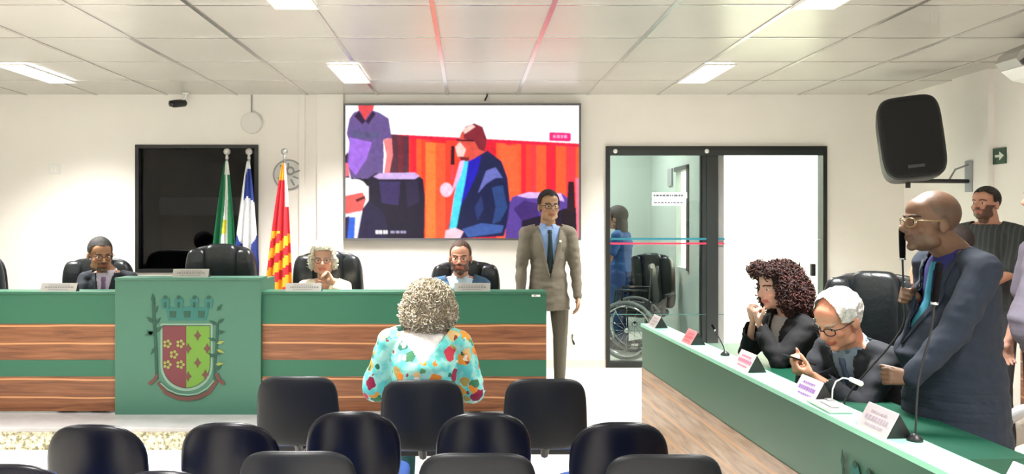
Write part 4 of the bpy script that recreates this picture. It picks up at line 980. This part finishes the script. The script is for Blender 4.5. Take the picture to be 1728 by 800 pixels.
# ---------------------------------------------------------------- things on the walls
SY = 8.07; S0 = P(583, 402, SY); S1 = P(977, 178, SY)
o = thing('video_wall_screen', 'large lit wall screen showing the standing speaker in front of red panelling', 'screen', (S0.x, SY, S0.z))
sw_, sh_ = S1.x - S0.x, S1.z - S0.z
bm = NB(); box(bm, (-.02, .004, -.02), (sw_ + .02, .07, sh_ + .02), 0, .008); link('casing', bm, blackp, o)
bm = NB()
for lo, hi in [((-.02, -.02), (0, sh_ + .02)), ((sw_, -.02), (sw_ + .02, sh_ + .02)), ((0, -.02), (sw_, 0)), ((0, sh_), (sw_, sh_ + .02))]: box(bm, (lo[0], -.004, lo[1]), (hi[0], .006, hi[1]))
link('bezel', bm, mat('bezel_grey', (92, 92, 94), .4), o)
import numpy as np
SS = 2; IW, IH = 394*SS, 224*SS; IMG = np.zeros((IH, IW, 3)); GXX, GYY = np.meshgrid(583 + (np.arange(IW) + .5)/SS, 178 + (np.arange(IH) + .5)/SS)
def sp(pts, c):                  # the moving picture on the display, drawn polygon by polygon
    ins = np.zeros((IH, IW), bool); n = len(pts)
    for i in range(n):
        (x1, y1), (x2, y2) = pts[i], pts[(i+1) % n]
        if y1 == y2: continue
        ins ^= ((GYY > min(y1, y2)) & (GYY <= max(y1, y2))) & (GXX < x1 + (GYY - y1)*(x2 - x1)/(y2 - y1))
    IMG[ins] = s2l(c)
def cl(pts): return [(min(max(x, 583), 977), min(max(y, 178), 402)) for x, y in pts]
def el(cx, cy, rx, ry, c, a0=0, n=20): sp(cl([(cx + rx*math.cos(2*math.pi*k/n), cy + ry*math.sin(2*math.pi*k/n)) for k in range(n)]), c)
sp([(583, 178), (977, 178), (977, 402), (583, 402)], (255, 252, 255))
sp([(655, 226), (977, 242), (977, 402), (655, 402)], (236, 44, 40))
sp([(655, 226), (977, 242), (977, 248), (655, 232)], (214, 22, 58))
rd = random.Random(4)
for i in range(34):
    x = 694 + i*8.4; t = 232 + (x - 655)*.05; c = rd.choice([(246, 60, 40), (224, 28, 50), (250, 84, 44), (232, 36, 36), (206, 20, 44), (240, 50, 60)]); sp(cl([(x, t), (x + 8.4, t + .4), (x + 8.4, 402), (x, 402)]), c)
sp([(718, 240), (735, 241), (735, 402), (718, 402)], (255, 116, 50)); sp([(735, 241), (752, 242), (752, 402), (735, 402)], (252, 84, 46))
sp([(840, 244), (872, 246), (880, 402), (860, 402)], (252, 92, 50))
sp([(658, 226), (690, 230), (690, 402), (658, 402)], (82, 42, 56)); sp([(672, 229), (680, 229), (680, 402), (672, 402)], (110, 36, 50))
# man in polo
sp([(587, 255), (583, 262), (583, 300), (590, 300)], (60, 26, 50))
sp([(604, 178), (632, 178), (627, 196), (617, 204), (606, 192)], (206, 66, 72))
sp([(597, 190), (607, 186), (616, 203), (628, 186), (640, 190), (656, 200), (661, 232), (647, 236), (648, 262), (646, 302), (592, 300), (586, 272), (590, 240), (585, 225), (590, 200)], (96, 76, 130))
sp([(590, 232), (628, 240), (618, 270), (600, 296), (588, 280)], (150, 100, 205)); sp([(592, 214), (600, 222), (640, 224), (646, 214), (640, 234), (596, 232)], (84, 78, 118))
sp([(598, 196), (606, 187), (617, 204), (612, 210)], (48, 26, 56)); sp([(617, 205), (629, 187), (634, 192), (622, 210)], (48, 26, 56))
sp([(647, 236), (661, 233), (663, 262), (657, 292), (648, 293), (652, 262)], (240, 120, 120)); sp([(583, 274), (588, 276), (590, 296), (583, 298)], (230, 100, 110))
sp([(590, 300), (646, 302), (640, 318), (612, 312)], (24, 12, 30))
# chairs on screen
sp([(622, 300), (634, 292), (700, 292), (714, 302), (717, 330), (716, 402), (640, 402), (622, 345)], (24, 16, 40))
sp([(630, 298), (640, 292), (700, 291), (708, 297), (700, 302), (640, 302)], (190, 160, 214)); sp([(640, 306), (676, 306), (672, 346), (644, 342)], (52, 38, 88)); sp([(684, 306), (704, 304), (708, 340), (688, 350)], (40, 30, 62))
sp([(855, 352), (864, 332), (890, 324), (948, 326), (960, 336), (960, 402), (852, 402)], (84, 58, 140)); sp([(872, 330), (892, 324), (946, 326), (952, 340), (930, 334), (890, 334)], (206, 170, 226)); sp([(866, 352), (884, 338), (910, 344), (908, 380), (880, 372)], (60, 36, 104)); sp([(880, 372), (960, 350), (960, 402), (880, 402)], (26, 14, 40))
sp([(948, 352), (972, 350), (973, 402), (948, 402)], (24, 8, 22)); sp([(958, 306), (968, 306), (970, 356), (956, 356)], (40, 10, 26)); sp([(970, 300), (977, 300), (977, 402), (973, 402)], (255, 110, 130))
# old man on screen
el(600, 322, 21, 20, (250, 244, 250)); sp(cl([(583, 330), (612, 324), (618, 336), (612, 354), (600, 362), (583, 360)]), (240, 90, 84)); sp([(600, 336), (616, 330), (617, 334), (602, 341)], (80, 20, 30))
sp([(583, 361), (606, 356), (612, 366), (604, 402), (583, 402)], (226, 222, 250)); sp([(590, 366), (600, 366), (598, 402), (584, 402)], (44, 92, 200)); sp([(612, 352), (622, 338), (646, 356), (654, 380), (652, 402), (603, 402)], (34, 24, 60)); sp([(583, 366), (590, 364), (586, 402), (583, 402)], (40, 20, 60))
# speaker on screen
sp([(774, 236), (768, 248), (770, 262), (774, 268), (792, 274), (800, 266), (818, 262), (820, 232), (812, 216), (790, 212), (778, 224)], (206, 74, 62))
sp([(784, 214), (800, 208), (814, 214), (821, 234), (818, 256), (808, 252), (800, 238), (782, 234)], (120, 30, 44)); sp([(780, 218), (796, 210), (802, 214), (784, 226)], (238, 190, 180)); sp([(768, 248), (776, 240), (786, 252), (782, 264), (772, 264)], (244, 190, 180)); sp([(770, 235), (800, 236), (800, 239), (770, 238)], (60, 10, 30)); sp([(774, 264), (792, 266), (790, 274), (778, 270)], (110, 26, 30))
sp([(792, 272), (822, 254), (846, 272), (856, 300), (860, 340), (856, 372), (850, 398), (776, 402), (756, 402), (757, 380), (770, 330), (780, 300)], (20, 26, 66))
sp([(790, 272), (812, 262), (806, 290), (790, 324), (776, 350), (776, 320)], (30, 22, 170)); sp([(778, 272), (790, 272), (786, 300), (770, 384), (758, 386), (766, 330)], (70, 200, 232)); sp([(776, 272), (784, 270), (776, 300), (760, 330)], (220, 170, 210))
sp([(820, 288), (836, 282), (848, 300), (836, 300), (820, 310), (806, 326)], (96, 100, 170)); sp([(830, 316), (848, 312), (856, 350), (844, 372), (830, 378), (836, 350)], (36, 62, 116)); sp([(800, 350), (812, 330), (816, 352), (806, 372)], (34, 50, 104)); sp([(780, 386), (812, 376), (850, 380), (846, 392), (790, 400)], (56, 84, 150))
sp([(752, 388), (768, 384), (782, 390), (776, 402), (750, 402)], (250, 186, 200)); el(753, 320, 10.5, 12, (250, 186, 206)); sp([(761, 246), (767, 246), (767, 278), (760, 278)], (50, 6, 22)); sp([(762, 278), (766, 278), (764, 304), (760, 304)], (220, 60, 80))
# channel mark and caption
sp([(926, 225), (928, 223), (961, 224), (963, 226), (963, 237), (961, 239), (928, 238), (926, 236)], (222, 30, 110))
for x, w_ in ((933, 4), (939, 5), (946, 3), (951, 5)): sp([(x, 228), (x + w_, 228), (x + w_, 233), (x, 233)], (250, 150, 190))
for x, w_ in ((634, 5), (640, 5), (647, 3), (651, 3)): sp([(x, 388), (x + w_, 388), (x + w_, 394), (x, 394)], (240, 236, 244))
for x, w_ in ((659, 7), (668, 6), (676, 4), (681, 4)): sp([(x, 389), (x + w_, 389), (x + w_, 393), (x, 393)], (160, 150, 180))
def blur(a, n):
    for _ in range(n):
        p = np.pad(a, ((1, 1), (1, 1), (0, 0)), 'edge'); a = (p[:-2, 1:-1] + p[2:, 1:-1] + p[1:-1, :-2] + p[1:-1, 2:] + 2*p[1:-1, 1:-1]) / 6
    return a
rs = np.random.RandomState(2); nz = blur(rs.randn(IH, IW, 1), 40); nz /= nz.std(); IMG = blur(IMG, 6) * (1 + .06*nz*(IMG.mean(axis=2, keepdims=True) < .85))
IMG = np.clip(IMG[::SS, ::SS][:IH//SS, :IW//SS], 0, 1); gh, gw = IMG.shape[:2]
xs = np.linspace(0, sw_, gw); zs = np.linspace(sh_, 0, gh); XX, ZZ = np.meshgrid(xs, zs); co = np.stack([XX, np.zeros_like(XX), ZZ], -1).reshape(-1, 3)
idx = np.arange(gh*gw).reshape(gh, gw); fc = np.stack([idx[:-1, :-1], idx[1:, :-1], idx[1:, 1:], idx[:-1, 1:]], -1).reshape(-1, 4)
me = bpy.data.meshes.new('display'); me.from_pydata(co.tolist(), [], fc.tolist()); me.update()
ca = me.color_attributes.new('Col', 'FLOAT_COLOR', 'POINT'); ca.data.foreach_set('color', np.concatenate([IMG.reshape(-1, 3), np.ones((gh*gw, 1))], 1).ravel())
dm = bpy.data.materials.new('lit_display'); dm.use_nodes = True; nt = dm.node_tree; pb = nt.nodes['Principled BSDF']; vc = nt.nodes.new('ShaderNodeVertexColor'); vc.layer_name = 'Col'
pb.inputs['Base Color'].default_value = (.01, .01, .01, 1); pb.inputs['Roughness'].default_value = .6; pb.inputs['Specular IOR Level'].default_value = .15; pb.inputs['Emission Strength'].default_value = 1.25; nt.links.new(vc.outputs[0], pb.inputs['Emission Color'])
link('display', me, dm, o)
bm = NB(); tube(bm, [P(818, 170, SY + .05) - o.location, P(822, 162, SY + .05) - o.location, P(822, 158, SY + .06) - o.location], .008, 8); link('power_cord', bm, blackp, o)

# flags on poles
def flag(px, ptop, d, cfn, label, xl, xr, ytop, ybot, cols, seed=0, group='flags on poles behind the bench'):
    b = P(px, ptop, d); o = thing('flag', label, 'flag', (b.x, d, DAIS), 0, group); H = b.z - DAIS
    bm = NB(); tube(bm, [(0, 0, .02), (0, 0, H - .05)], .012, 12); link('pole', bm, chrome if True else whitep, o, True)
    bm = NB(); lathe(bm, [(.09, 0), (.09, .02), (.04, .035), (.025, .08)]); link('stand', bm, chrome, o, True)
    bm = NB(); ell(bm, (0, 0, H), (.032, .032, .032)); cap(bm, (0, 0, H - .06), (0, 0, H - .03), .016, .010); link('finial', bm, mat('silver', (190, 190, 186), .3, metal=.6), o, True)
    bm = NB(); nu, nv = 64, 60; z0 = P(px, ytop, d).z - DAIS; z1 = P(px, ybot, d).z - DAIS; cx = lambda y_: (y_ - px)*d/F; rd = random.Random(seed); ph = rd.uniform(0, 6); g = []
    for j in range(nv + 1):
        t = j/nv; wl = lerp(-.012, cx(xl), min(1, t*1.15)**.8); wr = lerp(.012, cx(xr), min(1, t*1.15)**.8); row = []
        for i in range(nu + 1):
            u = i/nu; amp = lerp(.012, .055, t); x = lerp(wl, wr, u) + .006*math.sin(u*31 + ph)*t; y = -.02 - amp*(.5 + .5*math.sin(u*17 + ph + t*1.5)) - .03*t
            row.append(bm.verts.new((x, y, lerp(z0, z1, t) + (.0 if t < 1 else .02*math.sin(u*9)))))
        g.append(row)
    for j in range(nv):
        for i in range(nu): bm.faces.new([g[j][i], g[j+1][i], g[j+1][i+1], g[j][i+1]]).material_index = cfn((i + .5)/nu, (j + .5)/nv)
    bmesh.ops.recalc_face_normals(bm, faces=bm.faces); c = link('cloth', bm, [fab('flag_%d_%d_%d' % q, q, .7) for q in cols], o, True); md = c.modifiers.new('t', 'SOLIDIFY'); md.thickness = .003
    return o
def f1(u, v):
    if v < .12: return 1 if u > .35 else 0
    c = .58 + .05*math.sin(v*7)
    if abs(u - c) < .13 + .03*v: return 2 if (.50 < v < .62 and u < c + .02) else 1
    if u < .22 and v > .72: return 2
    return 0
flag(383, 256, 7.75, f1, 'green and yellow flag with white fold, leftmost of the three flags', 360, 402, 272, 470, [(26, 116, 76), (232, 236, 232), (232, 216, 60)], 1)
def f2(u, v):
    if v < .06: return 1
    e = .30 + .10*(abs(u - .5))
    if v < e + .0: return 0 if u > .2 + .4*max(0, .12 - v)/.12 else 1
    if v < .62 + .12*math.sin(u*3.1): return 1
    return 0 if (u > .65 or u < .4) else 1
flag(420, 256, 7.75, f2, 'blue and white flag, middle of the three flags', 398, 440, 272, 470, [(44, 66, 150), (240, 242, 246)], 2)
def f3(u, v):
    if v < .12: return 1 if u < .6 else 2
    if v < .46: return 2 if u > .78 and v < .3 else 0
    k = (v + u*.12 - .46)/.135
    return 1 if k % 1 < .52 else 0
flag(480, 256, 7.6, f3, 'red and yellow striped flag, rightmost of the three flags', 450, 496, 276, 520, [(206, 40, 52), (246, 172, 42), (240, 226, 226)], 3)

# round wall emblem and faint wall fan
o = thing('emblem_plaque', 'round grey emblem plaque on the back wall behind the red and yellow flag', 'plaque', P(487, 295, WALL_Y - .001))
bm = NB(); r = 26*WALL_Y/F
def discY(bm, r0, y0, y1, mi, c=(0, 0), n=40):
    a = [bm.verts.new((c[0] + r0*math.cos(2*math.pi*k/n), y0, c[1] + r0*math.sin(2*math.pi*k/n))) for k in range(n)]; b = [bm.verts.new((v.co.x, y1, v.co.z)) for v in a]
    bm.faces.new(a).material_index = mi; bm.faces.new(b[::-1]).material_index = mi
    for k in range(n): bm.faces.new([a[k], b[k], b[(k+1) % n], a[(k+1) % n]]).material_index = mi
discY(bm, r, 0, -.012, 0); discY(bm, r*.9, -.011, -.014, 1); discY(bm, r*.30, -.013, -.018, 2, (r*.1, r*.25)); discY(bm, r*.16, -.017, -.020, 1, (r*.15, r*.25))
for a, l in ((200, .7), (250, .75), (300, .8), (340, .7), (20, .8), (130, .8), (90, .75)):
    q = V((math.cos(R(a)), 0, math.sin(R(a)))); tube(bm, [q*r*.35 + V((0, -.015, 0)), q*r*l + V((0, -.015, 0))], .008, 6, mi=2)
link('plaque_disc', bm, [mat('plaque_rim', (150, 150, 148), .5), mat('plaque_face', (206, 206, 202), .5), mat('plaque_relief', (140, 140, 138), .5)], o)
o = thing('hanging_disc', 'faint round pale grey disc hanging high on the back wall from a cord', 'wall clock', P(425, 208, WALL_Y - .001))
bm = NB(); discY(bm, .105, 0, -.03, 0); discY(bm, .092, -.029, -.033, 1); link('clock_face', bm, [mat('clock_rim', (214, 212, 206), .5), mat('clock_plate', (224, 222, 216), .5)], o)
bm = NB(); tube(bm, [(0, -.015, .1), (0, -.012, P(425, 160, WALL_Y).z - P(425, 208, WALL_Y).z)], .006, 8); link('cord', bm, greyplas, o)
# security camera
o = thing('security_camera', 'small black security camera under the ceiling above the dark window', 'camera', (P(313, 160, 8.0).x, 8.0, CEIL - .006))
bm = NB(); tube(bm, [(0, 0, 0), (0, 0, -.04), (-.03, -.02, -.085)], .012, 10); lathe(bm, [(.03, -.012), (.03, 0)]); link('camera_bracket', bm, whitep, o)
bm = NB(); cap(bm, (-.02, .0, -.10), (-.085, -.07, -.115), .036, .038); link('camera_body', bm, blackp, o, True)
bm = NB(); tube(bm, [(-.092, -.092, -.117), (-.105, -.112, -.12)], .03, 16); link('lens', bm, mat('lens', (8, 8, 10), .1), o, True)
# speaker on its bracket
SPK = P(1535, 236, 6.85)
o = thing('loudspeaker', 'large black loudspeaker on a wall bracket in the right corner', 'speaker', SPK, R(12)); o.rotation_euler = (R(-7), R(-6), R(-20))
bm = NB(); W2, H2 = .235, .345
prof = []
for (w_, h_, y_) in [(.200, .31, .26), (.218, .33, .20), (W2, H2, .0), (W2, H2, -.11), ((.222), .335, -.13)]:
    ring = []
    for k in range(48):
        a = 2*math.pi*k/48; c, s = math.cos(a), math.sin(a); ring.append(bm.verts.new((math.copysign(abs(c)**.42, c)*w_, y_, math.copysign(abs(s)**.42, s)*h_)))
    prof.append(ring)
for a, b in zip(prof, prof[1:]):
    for k in range(48): bm.faces.new([a[k], a[(k+1) % 48], b[(k+1) % 48], b[k]])
bm.faces.new(prof[0]); bm.faces.new(prof[-1][::-1]); bmesh.ops.recalc_face_normals(bm, faces=bm.faces); link('cabinet', bm, mat('speaker_black', (14, 15, 20), .5, bump=.1, bump_scale=200), o)
bm = NB(); pillow(bm, .42, .64, .03, 6, M=T4((0, -.132, .0))); gr_ = link('grille', bm, mat('speaker_grille', (10, 11, 15), .7, bump=.6, bump_scale=400), o, smooth=True)
bm = NB(); box(bm, (-.06, -.156, -.26), (.06, -.148, -.235), 0, .003); link('badge', bm, mat('badge_grey', (60, 64, 70), .4), gr_)
o = thing('speaker_bracket', 'black horizontal wall bracket carrying the loudspeaker', 'bracket', (RIGHT - .05, 7.0, P(1600, 306, 7.0).z))
q = P(1532, 306, 6.9) - o.location
bm = NB(); tube(bm, [(0, 0, .0), (q.x, q.y, 0)], .018, 8); tube(bm, [(q.x, q.y, -.06), (q.x, q.y, .06)], .02, 10); link('arm', bm, blackp, o)
bm = NB(); box(bm, (-.012, -.05, -.09), (0, .05, .17), 0, .003); tube(bm, [(-.01, 0, .14), (-.12, 0, .10), (-.18, 0, .0)], .008, 8); link('wall_plate', bm, greyplas, o)
# exit sign
o = thing('exit_sign', 'small green emergency exit sign with arrow on the right wall', 'sign', (RIGHT, 6.72, P(1687, 264, 6.72).z), R(-90))
bm = NB(); box(bm, (-.13, -.012, -.065), (.13, 0, .065), 0, .003); link('sign_plate', bm, mat('exit_green', (40, 70, 52), .4), o)
bm = NB(); m4 = -.014
box(bm, (-.115, m4, -.05), (-.035, -.012, .05)); link('door_pictogram', bm, mat('sign_white', (226, 232, 220), .5), o)
bm = NB(); ell(bm, (-.075, -.016, .03), (.009, .003, .009)); tube(bm, [(-.075, -.016, .02), (-.082, -.016, -.008), (-.066, -.016, -.02), (-.07, -.016, -.042)], .006, 6); tube(bm, [(-.082, -.016, -.008), (-.096, -.016, -.034)], .006, 6); tube(bm, [(-.1, -.016, .012), (-.06, -.016, .008)], .004, 6); link('running_figure', bm, mat('exit_green', (40, 70, 52), .4), o)
bm = NB(); box(bm, (.0, m4, -.010), (.06, -.012, .010)); vs = [(.055, -.035), (.055, .035), (.11, 0)]; a = [bm.verts.new((x, -.012, z)) for x, z in vs]; b = [bm.verts.new((x, m4, z)) for x, z in vs]; bm.faces.new(a); bm.faces.new(b[::-1])
for i in range(3): bm.faces.new([a[i], b[i], b[(i+1) % 3], a[(i+1) % 3]])
bmesh.ops.recalc_face_normals(bm, faces=bm.faces); link('arrow', bm, mat('sign_white', (226, 232, 220), .5), o)
# air conditioner hung under the ceiling at the right
o = thing('air_conditioner', 'grey and white air conditioner under the ceiling at the upper right edge', 'air conditioner', (3.60, 5.45, 2.655))
def acprof(bm, pts, y0, y1, mi=0):
    a = [bm.verts.new((x, y0, z)) for x, z in pts]; b = [bm.verts.new((x, y1, z)) for x, z in pts]; bm.faces.new(a).material_index = mi; bm.faces.new(b[::-1]).material_index = mi; n = len(pts)
    for i in range(n): bm.faces.new([a[i], b[i], b[(i+1) % n], a[(i+1) % n]]).material_index = mi
    bmesh.ops.recalc_face_normals(bm, faces=bm.faces)
bm = NB(); acprof(bm, [(0, .02), (.03, .07), (.10, .12), (.22, .165), (.62, .175), (.62, -.10), (.20, -.10), (.12, -.085), (.05, -.04)], 0, .22); link('housing', bm, mat('ac_grey', (170, 168, 164), .4), o)
bm = NB(); acprof(bm, [(.02, .0), (.06, .03), (.3, .055), (.62, .055), (.62, .0), (.16, .0), (.06, -.035)], -.012, .21); link('air_slot', bm, mat('ac_dark', (60, 58, 60), .5), o)
bm = NB(); acprof(bm, [(.035, -.035), (.05, -.02), (.13, -.05), (.3, -.06), (.62, -.06), (.62, -.115), (.2, -.115), (.11, -.095)], -.016, .21); link('lower_lip', bm, whitep, o)
# socket with dangling lead
o = thing('socket_lead', 'small wall lead with dark plug hanging on the white wall beside the grey suited man', 'cable', P(966, 560, WALL_Y - .001))
bm = NB(); box(bm, (-.02, -.012, -.03), (.02, 0, .03), 0, .004); link('socket_plate', bm, whitep, o)
bm = NB(); tube(bm, [(0, -.012, -.02), (-.005, -.02, -.06), (.0, -.02, -.09)], .005, 6); cap(bm, (0, -.02, -.085), (.012, -.02, -.115), .009, .011); link('plug', bm, blackp, o)
# faint plate on the left
o = thing('switch_plate', 'faint white cover plate on the back wall at far left', 'switch', P(92, 285, WALL_Y - .001))
bm = NB(); box(bm, (-.06, -.008, -.05), (.06, 0, .05), 0, .003); link('cover', bm, whitep, o); bm = NB(); box(bm, (-.03, -.011, -.03), (-.004, -.008, .03)); box(bm, (.004, -.011, -.03), (.03, -.008, .03)); link('rocker', bm, white_wall, o)

# cream chair with grey arm at the right
o = thing('side_chair', 'cream seated chair with grey curved arm at the lower right edge', 'chair', (2.72, 3.62, 0), R(80))
cm = mat('cream_plastic', (228, 212, 190), .4)
bm = NB(); pillow(bm, .52, .50, .16, 4, M=T4((0, 0, .52), R(90))); link('seat', bm, cm, o, smooth=True)
bm = NB(); pillow(bm, .50, .40, .07, 4, M=T4((0, -.26, .76), R(-8))); link('backrest', bm, cm, o, smooth=True)
for s in (-1, 1):
    bm = NB(); tube(bm, [(s*.27, -.24, .66), (s*.28, -.16, .72), (s*.28, .0, .74), (s*.28, .16, .71), (s*.28, .27, .62)], [.024, .03, .033, .03, .024], 12); link('armrest', bm, greyplas, o, True)
    bm = NB(); tube(bm, [(s*.27, -.24, .66), (s*.26, -.24, .0)], .016, 8); link('leg', bm, chrome, o, True)
    bm = NB(); tube(bm, [(s*.28, .27, .62), (s*.26, .24, .0)], .016, 8); link('leg', bm, chrome, o, True)
bm = NB(); tube(bm, [(-.22, -.27, .7), (-.2, -.30, .9), (-.1, -.31, .96), (.1, -.31, .96), (.2, -.30, .9), (.22, -.27, .7)], .012, 8); link('back_rail', bm, chrome, o, True)

# wheelchair and office chair behind the left pane
o = thing('wheelchair', 'black wheelchair with large grey spoked wheels behind the left glass pane', 'wheelchair', (1.72, 8.78, DAIS), R(70))
for s in (-1, 1):
    bm = NB(); n = 36; c = V((s*.27, 0, .31)); tube(bm, [c + V((0, .29*math.cos(2*math.pi*k/n), .29*math.sin(2*math.pi*k/n))) for k in range(n + 1)], .018, 8, caps=False); w_ = link('wheel', bm, mat('grey_rubber', (110, 112, 114), .5), o, True)
    bm = NB(); tube(bm, [c + V((s*.03, .25*math.cos(2*math.pi*k/n), .25*math.sin(2*math.pi*k/n))) for k in range(n + 1)], .009, 6, caps=False)
    for k in range(12): tube(bm, [c, c + V((0, .28*math.cos(R(30*k)), .28*math.sin(R(30*k))))], .002, 4)
    tube(bm, [c - V((.02, 0, 0)), c + V((.03, 0, 0))], .03, 10); link('hand_rim', bm, chrome, w_, True)
    bm = NB(); tube(bm, [(s*.23, -.25, .95), (s*.23, -.22, .55), (s*.23, .22, .5), (s*.23, .36, .12)], .012, 8); tube(bm, [(s*.23, -.22, .72), (s*.23, .12, .72), (s*.23, .14, .5)], .012, 8); link('side_frame', bm, blackp, o, True)
    bm = NB(); c2 = V((s*.22, .30, .08)); tube(bm, [c2 - V((.012, 0, 0)), c2 + V((.012, 0, 0))], .08, 18); link('front_wheel', bm, blackp, o)
bm = NB(); pillow(bm, .44, .44, .07, 5, M=T4((0, .0, .53), R(90))); link('seat', bm, blackp, o, smooth=True)
bm = NB(); pillow(bm, .44, .42, .05, 5, M=T4((0, -.24, .78), R(-8))); link('backrest', bm, blackp, o, smooth=True)
dup(ex, (1.98, 9.2, DAIS), R(150), 'dark executive chair parked behind the wheelchair beyond the glass').scale = (.85, .85, .92)
